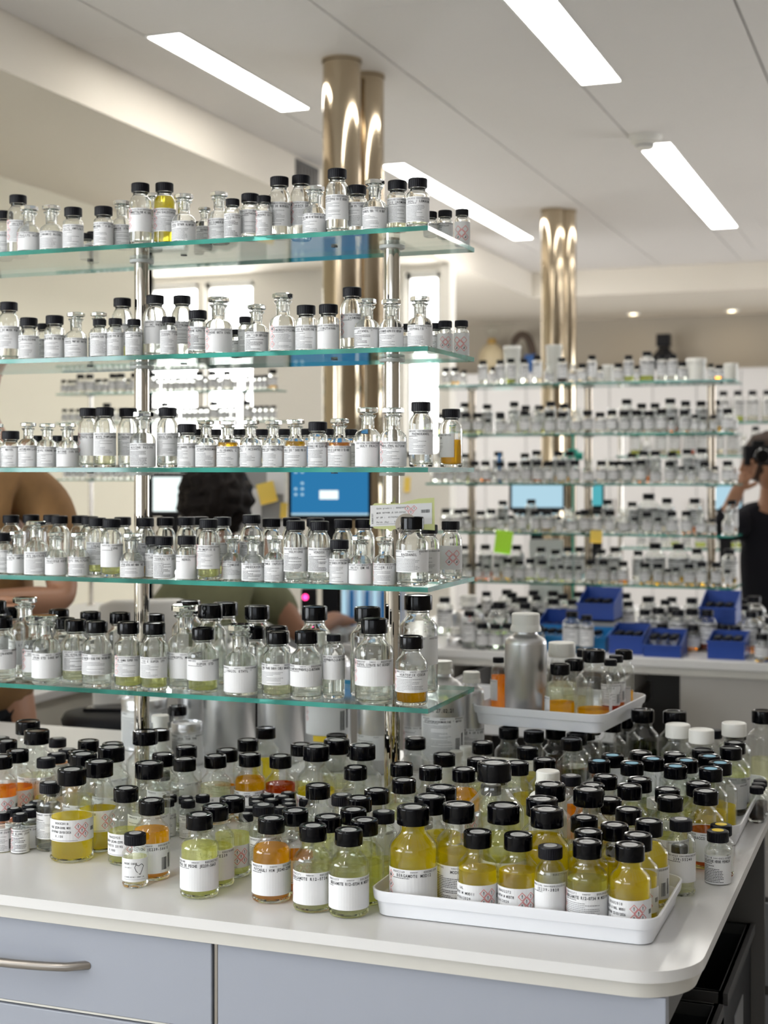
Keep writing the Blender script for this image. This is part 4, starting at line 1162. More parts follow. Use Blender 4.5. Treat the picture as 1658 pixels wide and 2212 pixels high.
# simple small bottles for the far racks: body, cap, label and liquid are parts that share mesh data
FB = {}
def far_mesh(kind):
    if kind in FB: return FB[kind]
    d = {}
    if kind == 'v': R, H, rc = .015, .066, .0125
    elif kind == 'c': R, H, rc = .0225, .090, .0185
    elif kind == 't': R, H, rc = .0235, .130, .0185
    elif kind == 'l': R, H, rc = .031, .140, .0205
    elif kind == 'x': R, H, rc = .042, .158, .024
    else: R, H, rc = .0235, .100, .016
    if kind == 's':
        d['glass_body'] = MB().lathe([(.0001, .003), (R * .9, .0), (R, .003), (R, H * .5), (R * .9, H * .58), (R * .5, H * .68), (R * .48, H * .80), (R * .62, H * .84), (R * .62, H * .86), (R * .42, H * .86), (R * .40, H * .68), (R * .82, H * .57), (R - .002, H * .49), (R - .002, .006), (.0001, .006)], 18).mesh('glass_body', 'glass', 60)
        d['stopper'] = MB().lathe([(R * .4, H * .84), (R * .6, H * .88), (R * .78, H * .90), (R * .78, H * .98), (R * .66, H), (.0001, H)], 10).mesh('stopper', 'far_glass', 25); zs = H * .5
    else:
        hc = rc * .98; zs = H - hc - (R - rc) * 1.4 - .004
        e = .002; d['glass_body'] = MB().lathe([(.0001, .003), (R * .9, 0), (R, .004), (R, zs)] + bez((R, zs), (R, zs + .5 * (H - hc - zs)), (rc * .85, H - hc - .006), (rc * .82, H - hc), 4) + bez((rc * .82 - e, H - hc), (rc * .85 - e, H - hc - .006), (R - e, zs + .5 * (H - hc - zs)), (R - e, zs), 4) + [(R - e, .008), (.0001, .006)], 18).mesh('glass_body', 'glass', 60)
        d['cap'] = MB().lathe([(.0001, H), (rc * .95, H), (rc, H - .002), (rc, H - hc), (rc * .8, H - hc)], 16).mesh('cap', 'cap_ribbed', 40)
    l0 = zs * .27; lh = zs * (.62 if kind in 'vcs' else .70); mb = MB(); sheet(mb, R + .0004, l0, lh, 2 * PI * R * .48, 0, 8); p = Print(); h = lh; u = R * 1.2
    p.rect(-u, h * .80, u, h * .86, 1); p.rect(-u * .8, h * .90, -u * .2, h * .94, 1); p.rect(u * .2, h * .90, u, h * .94, 1); p.lines(-u, h * .08, h * .72, u * 1.3, 5, rnd, 2, .3)
    p.wrap(mb, R + .0006, l0)
    d['label'] = mb.mesh('label', LABEL_MATS)
    for c in FAR: d['liquid_' + c] = MB().lathe([(.0001, .0075), (R - .0026, .0075), (R - .0024, .0085), (R - .0024, zs * (.62 if c == 'c' else .55)), (.0001, zs * (.62 if c == 'c' else .55))], 14).mesh('liquid', 'far_' + c, 60)
    FB[kind] = (d, R, H); return FB[kind]
FKN = {'v': 'vial', 'c': 'bottle', 't': 'tall bottle', 'l': 'wide-shouldered bottle', 'x': 'large bottle', 's': 'stoppered bottle'}
def far_bottle(name, x, y, z, kind, liq, sc=1, szz=None, label='', group=None, lab=True, turn=0):
    d, R, H = far_mesh(kind)
    t = thing(name, label, 'bottle', (x, y, z + .0004), math.atan2(-y, -x) + PI / 2 + math.radians(turn), group); t.scale = (sc, sc, szz or sc)
    for k in ('glass_body', 'cap', 'stopper', 'label'):
        if k in d and (lab or k != 'label'): put(k, d[k], t)
    if liq != 'n': put('liquid', d['liquid_' + liq], t)
    return t
R2S = ['top', 'second', 'middle', 'fourth', 'lowest']
# px, top px, kind, liquid of those that stand out; the rest fill the rows between
F1 = '''965 795 c c,982 794 c y,1002 800 v c,1043 779 t c,1064 793 v c,1080 778 t c,1103 775 t p,1131 776 t c,1160 768 t c,1185 782 s c,1213 773 t b,1236 782 s c,1257 786 c c,1278 768 t c,1296 792 v c,1335 785 c c,1357 768 t p,1375 790 v c,1397 760 l p,1429 768 t c,1452 766 t c,1473 782 c c,1536 786 v c,1553 789 c a'''
FHINT = [{}, {1545: ('t', 'y'), 1447: ('l', 'a'), 1353: ('l', 'c'), 1375: ('c', 'c')}, {1048: ('c', 'a'), 1076: ('t', 'c'), 1215: ('t', 'y'), 1230: ('t', 'y'), 1400: ('t', 'a'), 1415: ('t', 'a'), 1515: ('l', 'c'), 1160: ('c', 'a')},
         {1412: ('x', 'c'), 1440: ('l', 'c'), 1500: ('l', 'a'), 1180: ('c', 'y')}, {1048: ('l', 'o'), 1082: ('l', 'y'), 1116: ('l', 'b'), 1328: ('l', 'y'), 1415: ('x', 'y'), 1467: ('x', 'y'), 1505: ('l', 'y'), 1345: ('c', 'a'), 1575: ('l', 'y')}]
r2 = random.Random(11)
def far_row(lst, si, row, rackname, name, tops, x1):
    lst.sort(key=lambda a: -a[0])
    for _ in range(4):
        for i, a in enumerate(lst):
            for b in lst[i + 1:i + 4]:
                m = far_mesh(a[2])[1] * a[4] + far_mesh(b[2])[1] * b[4] + .0006; dy = abs(a[1] - b[1])
                if dy < m and math.hypot(a[0] - b[0], dy) < m: b[0] = a[0] - math.sqrt(m * m - dy * dy)
    for i, (x, y, kind, liq, sc, zs) in enumerate(lst):
        far_bottle(name, x, y, tops[si], kind, liq, sc, zs, '%s%s, %s from free end, %s row, %s shelf of %s' % ('' if liq in 'cn' else {'y': 'yellow ', 'p': 'pale green ', 'a': 'amber ', 'o': 'orange ', 'b': 'dark brown '}[liq], FKN[kind], nth(i + 1), row, R2S[si], rackname), '%s on the %s' % ('bottles', rackname), True, r2.uniform(-40, 40))
for si in range(5):
    front, back = [], []; yf, yb = R2Y0 + .045, R2Y0 + .17
    if si == 0:
        for it in F1.split(','):
            px, tp, k, lq = it.split(); Y = yf if k in 'vcs' else yf + .02; p, t_ = on_y(float(px), Y); d, R, H = far_mesh(k); H2 = zat(float(tp), t_) - R2T[0]
            front.append([p.x, Y, k, lq, .84 if k != 'l' else .92, H2 / H])
    else:
        hints = FHINT[si]; used = []
        for px, (k, lq) in hints.items():
            Y = yb if k in 'lxt' else yf; p, t_ = on_y(px, Y); (back if Y == yb else front).append([p.x, Y, k, lq, 1, 1]); 
        def fill(lst, Y, kinds, sp):
            x = R2X1 - .03
            while x > -1.93:
                k = r2.choice(kinds); R = far_mesh(k)[1]
                if all(abs(x - q[0]) > R + far_mesh(q[2])[1] + .001 for q in lst) and all(abs(x - pp) > R + .018 or abs(Y - 5.85) > R + .018 for pp in [xat(1019, 5.85), xat(1270, 5.85), xat(1536, 5.85)]):
                    lst.append([x, Y, k, r2.choice('ccccccccnp') , 1, r2.uniform(.93, 1.06)])
                    x -= R * 2 + r2.uniform(.001, sp)
                else: x -= .006
        fill(front, yf, 'ccvcs' if si != 4 else 'ccvv', .012)
        fill(back, yb, 'ttcts' if si != 4 else 'tttl', .016)
    far_row(front, si, 'front', 'far rack', 'specimen_bottle', R2T, R2X1)
    if back: far_row(back, si, 'back', 'far rack', 'specimen_bottle', R2T, R2X1)
def pot(label, px, wd, Y, top, z, taper=1.25, lid=False, mat='white_plastic', cat='pot'):
    p, t_ = on_y(px, Y); R = wd / 2 * t_ / FPX; H = zat(top, t_) - z
    t = thing('plastic_pot', label, cat, (p.x, Y, z + .0004))
    MB().lathe([(.0001, 0), (R / taper, 0), (R * .96, H * .92), (R, H * .93), (R, H), (R * .93, H), (R * .9, H * .9), (R / taper * .9, .004), (.0001, .004)], 28).build('pot_body', mat, t, 40)
    if lid: MB().lathe([(R * 1.03, H * .82), (R * 1.04, H * .995), (R, H + .003), (.0001, H + .004)], 28).build('lid', mat, t, 40)
def tubl(px, wd, Y, top, z, label): pot(label, px, wd, Y, top, z, 1.06, True)
pot('white tapered plastic cup behind bottles on the far rack top shelf', 1106, 38, R2Y1 - .07, 748, R2T[0])
pot('pale translucent plastic cup before the clustered column on the far rack', 1196, 36, R2Y1 - .06, 746, R2T[0])
tubl(1503, 42, R2Y0 + .07, 776, R2T[0], 'white lidded plastic tub on the far rack top shelf near its free end')
tubl(1312, 24, R2Y0 + .12, 790, R2T[0], 'small white lidded tub mid-row on the far rack top shelf')
tubl(1578, 30, R2Y1 - .06, 787, R2T[0], 'pale lidded tub at the free corner of the far rack top shelf')
# blue bins with vials on the far bench
def blue_bin(label, px0, px1, Y, ybase, h, d, mat='blue_bin', z=None, vials=8, back=None):
    pa, ta = on_y(px0, Y); pb, tb_ = on_y(px1, Y); z = zat(ybase, (ta + tb_) / 2) if z is None else z
    hx = (pb.x - pa.x) / 2
    t = thing('storage_bin', label, 'bin', ((pa.x + pb.x) / 2, Y, z), 0, 'blue plastic bins on the far bench'); e = .003; bk = back or h * 1.5
    mb = MB(); mb.box((-hx, 0, 0), (hx, d, e)).box((-hx, 0, e), (hx, e, h)).box((-hx, d - e, e), (hx, d, bk))
    for sx in (-1, 1):
        x0, x1 = sx * hx, sx * (hx - e)
        if x0 > x1: x0, x1 = x1, x0
        mb.add([(x0, e, e), (x1, e, e), (x1, d - e, e), (x0, d - e, e), (x0, e, h), (x1, e, h), (x1, d - e, bk), (x0, d - e, bk)], [(0, 3, 2, 1), (4, 5, 6, 7), (0, 1, 5, 4), (1, 2, 6, 5), (2, 3, 7, 6), (3, 0, 4, 7)])
    mb.build('bin_shell', mat, t)
    MB().box((-hx - .004, -.004, h - .008), (hx + .004, 0, h)).build('bin_rim', mat, t)
    n = max(2, int((hx * 2 - .012) / .0325)); k = 0
    for j in range(max(1, vials // n)):
        for i in range(n):
            x = (pa.x + pb.x) / 2 + (i - (n - 1) / 2) * .0322; k += 1
            far_bottle('sample_vial', x, Y + .022 + j * .033, z + e, 'v', r2.choice('ccna'), 1, 1.0, 'black-capped vial, %s, inside %s' % (nth(k), label.replace(',', '')), 'vials in the blue bins', False)
    return t
blue_bin('light blue bin, below the raised blue one on the far bench', 1108, 1306, 4.90, 1412, .050, .16, 'blue_bin_light', CT, 20, .07)
blue_bin('dark blue bin, wide one behind the light blue bin', 1160, 1232, 5.10, 1400, .07, .14, 'blue_bin', CT, 8, .11)
blue_bin('mid-blue bin, in the front row beside the light one', 1314, 1388, 4.88, 1415, .062, .15, 'blue_bin', CT, 9, .09)
blue_bin('low blue bin, at the front edge of the far bench', 1389, 1469, 4.84, 1418, .040, .15, 'blue_bin', CT, 9, .08)
blue_bin('square blue bin, near the dark-dressed person', 1527, 1607, 4.86, 1417, .060, .15, 'blue_bin', CT, 9, .08)
for nm_, px0, px1, Y in (('raised blue bin, stacked nearer the clustered column', 1246, 1325, 5.15), ('raised blue bin, stacked nearer the dark-dressed person', 1510, 1588, 5.15)):
    pa, ta = on_y(px0, Y); pb, _ = on_y(px1, Y)
    st = thing('storage_box', 'low grey box of vials supporting the ' + nm_.replace(',', ''), 'box', ((pa.x + pb.x) / 2, Y + .08, CT))
    hx = (pb.x - pa.x) / 2 - .004
    MB().box((-hx, -.075, 0), (hx, .075, .075)).build('box_body', 'grey_box', st, None, None, .002)
    MB().box((-hx - .002, -.077, .075), (hx + .002, .077, .084)).build('box_lid', 'black_soft', st, None, None, .002)
    blue_bin(nm_, px0, px1, Y, 0, .058, .16, 'blue_bin', CT + .0845, 9, .105)
# loose bottles on the far bench
k = 0; placed = []; r3 = random.Random(21)
for row_y, kk in ((5.28, 'cv'), (5.40, 'ctv'), (5.52, 'ctl'), (5.64, 'tl')):
    x = -1.70 + r3.uniform(0, .04)
    while x < -.62:
        kd = r3.choice(kk); R = far_mesh(kd)[1]; placed.append([x + R, row_y, R, kd, r3.choice('cccccny')]); x += 2 * R + r3.uniform(.01, .05)
BX = '''1016 1302 x,1045 1330 l,960 1290 l,985 1330 t,1090 1300 s,1128 1290 l,1150 1310 l,1185 1345 l,1205 1340 c,1230 1340 t,1058 1356 c,1075 1360 c,1100 1362 c,1135 1352 c,1420 1340 l,1452 1312 l y,1492 1318 l a,1400 1322 t,1385 1330 l,1432 1352 c,1480 1350 l o,1500 1362 c,1628 1288 x y,1610 1345 l,1622 1322 l a,1640 1340 l y,1652 1360 c y,1636 1372 c,1620 1380 c b,1650 1392 c a,1500 1390 c y,1512 1396 c a,1490 1394 c y,980 1372 c,1000 1378 c'''
for it in BX.split(','):
    a = it.split(); px, tp, kd = float(a[0]), float(a[1]), a[2]; lq = a[3] if len(a) > 3 else 'c'
    d, R, H = far_mesh(kd); p = on_z(px, tp, CT + H)
    placed.append([p.x, p.y, R, kd, lq])
obs = []
for o in list(S.objects):
    if o.parent is None and o.name.startswith(('storage_bin', 'storage_box')) and o.location.y > 4: obs.append(o)
boxes = []
for o in obs:
    hx = .0; 
    for ch in o.children:
        for v in ch.data.vertices if ch.type == 'MESH' and ch.data.name.startswith(('bin_shell', 'box_body')) else []:
            hx = max(hx, abs(v.co.x))
    y0 = o.location.y - (.08 if o.name.startswith('storage_box') else .006); boxes.append((o.location.x - hx - .006, o.location.x + hx + .006, y0, y0 + .175))
for _ in range(80):
    for r in placed:
        for T in boxes:
            dx = min(r[0] + r[2] - T[0], T[1] - r[0] + r[2]); dy = min(r[1] + r[2] - T[2], T[3] - r[1] + r[2])
            if dx > 0 and dy > 0:
                r[1] += min(.02, T[3] - r[1] + r[2])
        r[1] = max(r[1], B2Y0 + r[2] + .005)
    relax(placed, None, [(xat(q, 5.85), 5.85, .032) for q in (1019, 1270, 1536)] + [(xat(1011, 4.98), 4.98, .058), (xat(984, 4.88), 4.88, .034), (xat(1031, 4.90), 4.90, .034)], 1)
placed.sort(key=lambda r: -r[0])
for i, (x, y, R, kd, lq) in enumerate(placed):
    far_bottle('specimen_bottle', x, y, CT, kd, lq, 1, 1, '%s%s loose on the far bench, %s from its open end' % ({'y': 'yellow ', 'a': 'amber ', 'o': 'orange ', 'b': 'dark brown '}.get(lq, ''), FKN[kd], nth(i + 1)), 'loose bottles on the far bench', kd not in 'x')
for px, tp, Y, wd, H, cr, tx in ((1011, 1286, 4.98, 70, .20, .030, 'big white-capped aluminium bottle with a red dot on the far bench'), (984, 1356, 4.88, 40, .125, .0175, 'shorter white-capped bottle before the big red-dotted one'), (1031, 1336, 4.90, 40, .142, .0175, 'slim white-capped bottle beside the big red-dotted one')):
    p, t_ = on_y(px, Y); o = canister('aluminium_bottle', tx, p.x, Y, CT, wd / 2 * t_ / FPX, zat(tp, t_) - CT, cr)
    if 'with a red' in tx:
        R = wd / 2 * t_ / FPX; mb = MB(); sheet(mb, R + .0004, .10, .012, .012, .1); mb.build('red_dot', 'red_ink', o)
# ------------------------------------------------ small vial rack beyond, at the window side
R4Y = 5.26
r4x0, r4x1 = xat(120, R4Y), xat(592, R4Y)
tq = depth(xat(350, R4Y), R4Y)
R4T = [zat(846, tq), zat(911, tq), zat(1036, tq)]
rack('glass_shelf_rack', 'small glass rack of tiny vials before the bright windows', r4x0, r4x1, R4Y, R4Y + .12, R4T, [xat(196, R4Y + .06), xat(528, R4Y + .06)], .010, .93, .005)
for si, top in enumerate(R4T):
    row = []; x = r4x1 - .02
    while x > r4x0 + .015:
        row.append([x, R4Y + .03 + r2.uniform(0, .02), 'v' if r2.random() < .85 else 'c', r2.choice('cccccn') if not (si == 0 and x > r4x1 - .03) else 'y', .88, .90]); x -= .0275 + r2.uniform(.0, .004)
    row = [q for q in row if all(math.hypot(q[0] - xx, q[1] - R4Y - .06) > .028 for xx in (xat(196, R4Y + .06), xat(528, R4Y + .06)))]
    far_row(row, si, 'only', 'window-side rack', 'sample_vial', R4T, r4x1)
# ------------------------------------------------ wall rack at the back
R3Y = 8.3
tq = depth(xat(1600, R3Y), R3Y)
R3T = [zat(911, tq), zat(984, tq), zat(1187, tq)]
r3x0, r3x1 = xat(1330, R3Y), xat(1690, R3Y)
rack('glass_shelf_rack', 'glass wall rack of pale bottles in front of the white cupboards', r3x0, r3x1, R3Y, R3Y + .2, R3T, [xat(1340, R3Y + .1), xat(1680, R3Y + .1)], .014, 0, .010)
for si, top in enumerate(R3T):
    row = []; x = r3x1 - .09
    while x > (xat(1555, R3Y) if si == 0 else r3x0 + .10):
        kd = r2.choice('lltsl'); R = far_mesh(kd)[1]; row.append([x, R3Y + .07, kd, 'o' if si == 1 and abs(x - xat(1476, R3Y)) < .04 else r2.choice('cccnp'), 1.1, 1.25]); x -= R * 2.2 + .012
    far_row(row, si, 'only', 'back wall rack', 'specimen_bottle', R3T, r3x1)
# ------------------------------------------------ cupboards along the back wall and what stands on them
YU = YE - .22
CZT = zat(800, depth(xat(1500, YU - .3), YU - .3))
x = -4.5; k = 0
while x < 3.6:
    k += 1; w_ = .75
    t = thing('tall_cupboard', 'tall pale cupboard along the back wall, %s from the window pier' % nth(k), 'cupboard', (x + w_ / 2, YU, 0), 0, 'cupboards along the back wall')
    MB().box((-w_ / 2, -.26, .08), (w_ / 2, .21, CZT)).box((-w_ / 2 + .02, -.2, 0), (w_ / 2 - .02, .2, .08)).build('cupboard_body', 'gap_dark', t)
    for s in (-1, 1):
        d = MB().box((min(.003 * s, s * (w_ / 2 - .003)), -.282, .09), (max(.003 * s, s * (w_ / 2 - .003)), -.262, CZT - .005)).build('door', 'cabinet_far', t, None, None, .002)
        MB().box((s * .05 - .006, -.305, 1.05), (s * .05 + .006, -.295, 1.25)).box((s * .05 - .005, -.297, 1.06), (s * .05 + .005, -.282, 1.075)).box((s * .05 - .005, -.297, 1.22), (s * .05 + .005, -.282, 1.235)).build('handle', 'handle_metal', d)
    MB().box((-w_ / 2, -.285, CZT - .004), (w_ / 2, .21, CZT + .014)).build('cupboard_top', 'cabinet_far', t)
    x += w_
CT2 = CZT + .0145
p, t_ = on_y(1062, YU)
t = thing('glass_flask', 'round beige perfume flask with golden neck standing on a cupboard', 'flask', (p.x, YU, CT2))
s_ = t_ / FPX
MB().lathe([(.0001, 0), (.10, 0)] + [(.125 * math.sin(a), .0 + .15 - .15 * math.cos(a)) for a in [PI * (.25 + .68 * k / 14) for k in range(15)]] , 28).build('flask_body', 'beige', t, 60)
MB().lathe([(.042, .27), (.042, .33), (.034, .34), (.0001, .342)], 24).build('neck', 'gold', t, 50)
MB().lathe([(.0001, .342)] + [(.07 * math.sin(a), .412 - .07 * math.cos(a)) for a in [PI * (.1 + .9 * k / 12) for k in range(13)]], 24).build('stopper', 'far_glass', t, 60)
p, t_ = on_y(1127, YU)
t = thing('handbag', 'brown arched handbag with a blue front standing on a cupboard', 'bag', (p.x, YU, CT2))
MB().tube([(.107 * math.cos(a), 0, .13 + .24 * math.sin(a)) for a in [PI * k / 16 for k in range(17)]], [.034] * 17, 10).build('handle', 'bag_brown', t, 60)
MB().prism([(-.13, -.05), (.13, -.05), (.13, .05), (-.13, .05)], 0, .155).build('bag_body', 'bag_brown', t, None, None, .01)
MB().box((.04, -.063, .004), (.145, -.051, .18)).build('front_flap', 'bag_blue', t, None, None, .004)
p, t_ = on_y(1433, YU)
t = thing('decorative_bottle', 'black decorative bottle with square stopper standing on a cupboard', 'bottle', (p.x, YU, CT2))
MB().lathe([(.0001, 0), (.11, 0), (.117, .013), (.11, .13), (.052, .195), (.046, .22)], 24).build('bottle_body', 'black_soft', t, 50)
MB().box((-.058, -.058, .22), (.058, .058, .33)).build('stopper', 'black_soft', t, None, None, .006)
MB().lathe([(.047, .205), (.052, .21), (.047, .219)], 24).build('collar', 'handle_metal', t, 50)

# ================================================================== WORKPLACES AND PEOPLE
def cp(px, py, t): return at(px, t, zat(py, t))
def face_rot(p): return math.atan2(-p[1], -p[0]) + PI / 2
# white desks
dk = thing('desk', 'white desk with drawers behind the window side of the near bench', 'desk', (-3.1, 4.3, 0))
loc(MB().box((-3.44, 4.0, .735), (-2.74, 4.6, .765)), 'desk_top', 'desk_white', dk, .003)
for x in (-3.44,):
    loc(MB().box((x + .02, 4.03, .06), (x + .68, 4.58, .735)), 'pedestal', 'cabinet_edge', dk)
    for z in (.10, .31, .52): loc(MB().box((x + .03, 4.01, z), (x + .67, 4.029, z + .2)), 'drawer', 'desk_white', dk, .002)
d2 = thing('desk', 'long white work desk carrying the blue-lit monitor', 'desk', (-2.6, 6.3, 0))
loc(MB().box((-3.4, 4.78, .90), (-2.24, 5.45, .93)).box((-2.24, 4.78, .90), (-1.99, 5.0, .93)), 'desk_top', 'desk_white', d2, .003)
for x in (-3.39, -2.73): loc(MB().box((x, 4.80, 0), (x + .03, 5.4, .90)), 'side_panel', 'desk_white', d2)
loc(MB().box((-3.36, 5.40, .2), (-2.26, 5.42, .9)).box((-2.03, 4.93, 0), (-2.0, 4.97, .9)), 'back_panel', 'desk_white', d2)
# black stool with phone
p = cp(255, 1545, 4.15); t = thing('stool', 'black padded round stool behind the near worktop', 'stool', (p.x, p.y, 0)); h = .815
MB().lathe([(.0001, h - .06), (.13, h - .06), (.155, h - .045), (.16, h - .02), (.15, h - .004), (.12, h), (.0001, h)], 36).build('seat', 'black_soft', t, 60)
MB().lathe([(.022, .1), (.022, h - .06)], 14).build('pole', 'handle_metal', t, 60)
for k in range(5):
    a = 2 * PI * k / 5; MB().tube([(0, 0, .11), (.2 * math.cos(a), .2 * math.sin(a), .03)], .018, 8).lathe([(.0001, 0), (.022, 0), (.022, .035), (.0001, .035)], 10, c=(.2 * math.cos(a), .2 * math.sin(a), 0)).build('leg', 'black_soft', t, 50)
q = cp(235, 1523, 4.2); t = thing('phone', 'flat black phone lying on the round black stool', 'phone', (p.x - .02, p.y + .0, h + .0005), .3)
MB().box((-.075, -.035, 0), (.075, .035, .009)).build('phone_body', 'black_soft', t, None, None, .003)
MB().box((-.07, -.031, .0091), (.07, .031, .0096)).build('screen', 'cap_gloss', t)
t = thing('tissue', 'crumpled white tissue lying on the black stool by the phone', 'tissue', (p.x + .03, p.y + .08, h + .004), .2)
mb = MB(); rr = random.Random(3); n = 9
for j in range(n):
    for i in range(n): mb.v.append(((i / (n - 1) - .5) * .13, (j / (n - 1) - .5) * .09, .012 + rr.uniform(0, .05) * (1 - abs(i / (n - 1) - .5))))
for j in range(n - 1):
    for i in range(n - 1): mb.face((j * n + i, j * n + i + 1, (j + 1) * n + i + 1, (j + 1) * n + i))
o = mb.build('tissue_sheet', 'paper', t, 180); sm = o.modifiers.new('s', 'SUBSURF'); sm.levels = 1; sm.render_levels = 1; so = o.modifiers.new('t', 'SOLIDIFY'); so.thickness = .001
# white office chair
p = cp(315, 1500, 4.5); t = thing('office_chair', 'white padded chair whose back shows behind the lowest near shelf', 'chair', (p.x, p.y, 0), YAW + .25)
zt = zat(1293, 4.5)
mb = MB(); n = 9
for j in range(7):
    for i in range(n):
        u = i / (n - 1) * 2 - 1; v = j / 6; mb.v.append((u * (.165 - .02 * v ** 6), -.03 + .05 * u * u - .03 * v, .62 + (zt - .62) * (v - .03 * u ** 8 * v)))
for j in range(6):
    for i in range(n - 1): mb.face((j * n + i, j * n + i + 1, (j + 1) * n + i + 1, (j + 1) * n + i))
o = mb.build('backrest', 'chair_white', t, 180); so = o.modifiers.new('t', 'SOLIDIFY'); so.thickness = .035; bv = o.modifiers.new('b', 'BEVEL'); bv.width = .012; bv.segments = 3; bv.angle_limit = 1
MB().prism(rounded(-.17, .17, .0, .26, .06), .60, .66).build('seat', 'chair_white', t, 40, None, .012)
MB().lathe([(.03, .1), (.03, .6)], 14, c=(0, .12, 0)).build('pole', 'handle_metal', t, 60)
for k in range(5):
    a = 2 * PI * k / 5; MB().tube([(0, .12, .12), (.2 * math.cos(a), .12 + .2 * math.sin(a), .06)], .018, 8).lathe([(.0001, 0), (.025, 0), (.025, .05), (.0001, .05)], 10, c=(.2 * math.cos(a), .12 + .2 * math.sin(a), 0)).build('leg', 'handle_metal', t, 50)
# monitors
def monitor(label, px0, px1, y0, y1, t_, scr, zb, icons=False, rz=0):
    a = cp(px0, y0, t_); b = cp(px1, y1, t_); m = cp((px0 + px1) / 2, (y0 + y1) / 2, t_); hw = (px1 - px0) / 2 * t_ / FPX; hh = (y1 - y0) / 2 * t_ / FPX
    t = thing('computer_monitor', label, 'monitor', (m.x, m.y, zb), YAW + rz); z = m.z - zb
    MB().box((-hw - .012, 0, z - hh - .018), (hw + .012, .03, z + hh + .012)).build('housing', 'black_soft', t, None, None, .004)
    s = MB().box((-hw, -.002, z - hh), (hw, -.0005, z + hh)).build('screen', scr, t)
    if icons:
        mb = MB(); mb.box((hw * -.27, -.004, z - hh * .46), (hw * .22, -.0025, z - hh * .16)); mb.build('window_icon', 'screen_white', s)
        mb = MB(); ri = random.Random(4)
        for i in range(7):
            for j in range(2):
                if ri.random() < .75: mb.box((-hw * .92 + j * hw * .17, -.004, z + hh * (.80 - i * .19)), (-hw * .92 + j * hw * .17 + hw * .07, -.0025, z + hh * (.88 - i * .19)))
        mb.box((-hw, -.0035, z - hh), (hw, -.0025, z - hh * .93)); mb.build('desktop_icons', 'pale_glow', s)
    MB().box((-.03, .03, .01), (.03, .05, z)).build('stand', 'black_soft', t)
    MB().box((-.11, -.05, 0), (.11, .06, .012)).build('base', 'black_soft', t, None, None, .004)
monitor('black-framed monitor with a blue desktop behind the fourth near shelf', 629, 795, 985, 1113, 5.40, 'screen_blue', .9302, True)
monitor('monitor with a pale bluish screen behind the far rack', 1105, 1215, 1046, 1096, 7.35, 'pale_glow', .76)
monitor('narrow monitor with a cyan screen behind the far rack pole', 1278, 1300, 1040, 1092, 7.5, 'screen_cyan', .76)
monitor('monitor with pale screen beside the dark-dressed person', 1540, 1600, 1050, 1100, 7.6, 'pale_glow', .76)
monitor('bright white screen behind the curly-haired person', 330, 398, 1030, 1105, 5.38, 'screen_white', .9302)
d3 = thing('desk', 'white desk behind the far bench carrying monitors and papers', 'desk', (-.9, 7.5, 0))
loc(MB().box((-2.2, 7.15, .73), (-.92, 7.95, .76)), 'desk_top', 'desk_white', d3, .003)
for x in (-2.19, -.96): loc(MB().box((x, 7.2, 0), (x + .03, 7.9, .73)), 'side_panel', 'desk_white', d3)
# pin board with papers and sticky notes behind the curly head, and sheets further right
pb = thing('pin_board', 'grey pin board with papers between the curly head and the monitor', 'board', (*cp(582, 1080, 5.40)[:2], .9302), YAW)
MB().box((-.12, 0, 0), (.060, .02, .62)).build('board_panel', 'grey_box', pb)
MB().box((-.12, -.008, 0), (-.11, 0, .63)).box((.052, -.008, 0), (.06, 0, .63)).build('board_frame', 'frame_white', pb)
for x, z, w_, h_ in ((-.10, .40, .07, .10), (-.02, .26, .075, .12), (-.105, .2, .07, .1), (-.01, .48, .07, .1), (-.1, .02, .08, .12)): MB().box((x, -.005, z), (x + w_, -.001, z + h_)).build('paper_sheet', 'paper', pb)
def note(label, px0, px1, y0, y1, t_, mat, rz, cat='note', n='sticky_note', wall=None):
    if wall: t_ = on_y((px0 + px1) / 2, wall)[1]
    m = cp((px0 + px1) / 2, (y0 + y1) / 2, t_); hw = (px1 - px0) / 2 * t_ / FPX; hh = (y1 - y0) / 2 * t_ / FPX
    t = thing(n, label, cat, m, 0 if wall else YAW); t.rotation_euler[1] = rz
    MB().box((-hw, 0, -hh), (hw, .0015, hh)).add([(-hw, .0, -hh), (hw, 0, -hh), (hw * .9, -.012, -hh * 1.05), (-hw * .9, -.012, -hh * 1.05)], [(0, 1, 2, 3)]).build('note_sheet', mat, t)
note('orange-yellow sticky note tilted on the pin board by the blue monitor', 557, 595, 1042, 1086, 5.375, 'note_yellow', -.25)
note('narrow yellow sticky note low beside the blue monitor', 605, 620, 1086, 1118, 5.375, 'note_yellow', .05)
note('bright green note hanging beneath the fourth far shelf', 1068, 1106, 1146, 1194, 6.6, 'note_green', .14, wall=R2Y0 - .002)
note('yellow note beneath the fourth far shelf by the middle pole', 1274, 1300, 1146, 1172, 6.6, 'note_yellow', .03, wall=R2Y0 - .002)
note('yellow sticky note standing by the free near steel pole', 872, 886, 1030, 1062, 6.83, 'note_yellow', .05, wall=YW - .003)
note('white printed sheet standing behind the lowest far shelf', 1142, 1216, 1165, 1317, 6.42, 'paper', 0, 'paper', 'paper_sheet')
t = thing('sorting_rack', 'white and blue striped file rack on the desk behind the lowest near shelf', 'file rack', (*cp(806, 1300, 5.25)[:2], .9302), YAW); zz = zat(1278, 5.23) - .9302
for k in range(8): MB().box((-.113 + k * .028, 0, 0), (-.10 + k * .028, .07, zz)).build('blue_file', 'blue_item' if k % 2 else 'pale_glow', t)  # every other file glows, its brightness put into the material
MB().box((-.118, .071, 0), (.118, .078, zz + .02)).box((-.118, -.003, -.0), (.118, .07, .008)).build('rack_shell', 'paper', t)
p = cp(662, 1290, 5.27); t = thing('desk_device', 'dark desk device with a glowing pink light', 'device', (p.x, p.y, .9302), YAW); z = p.z - .9302
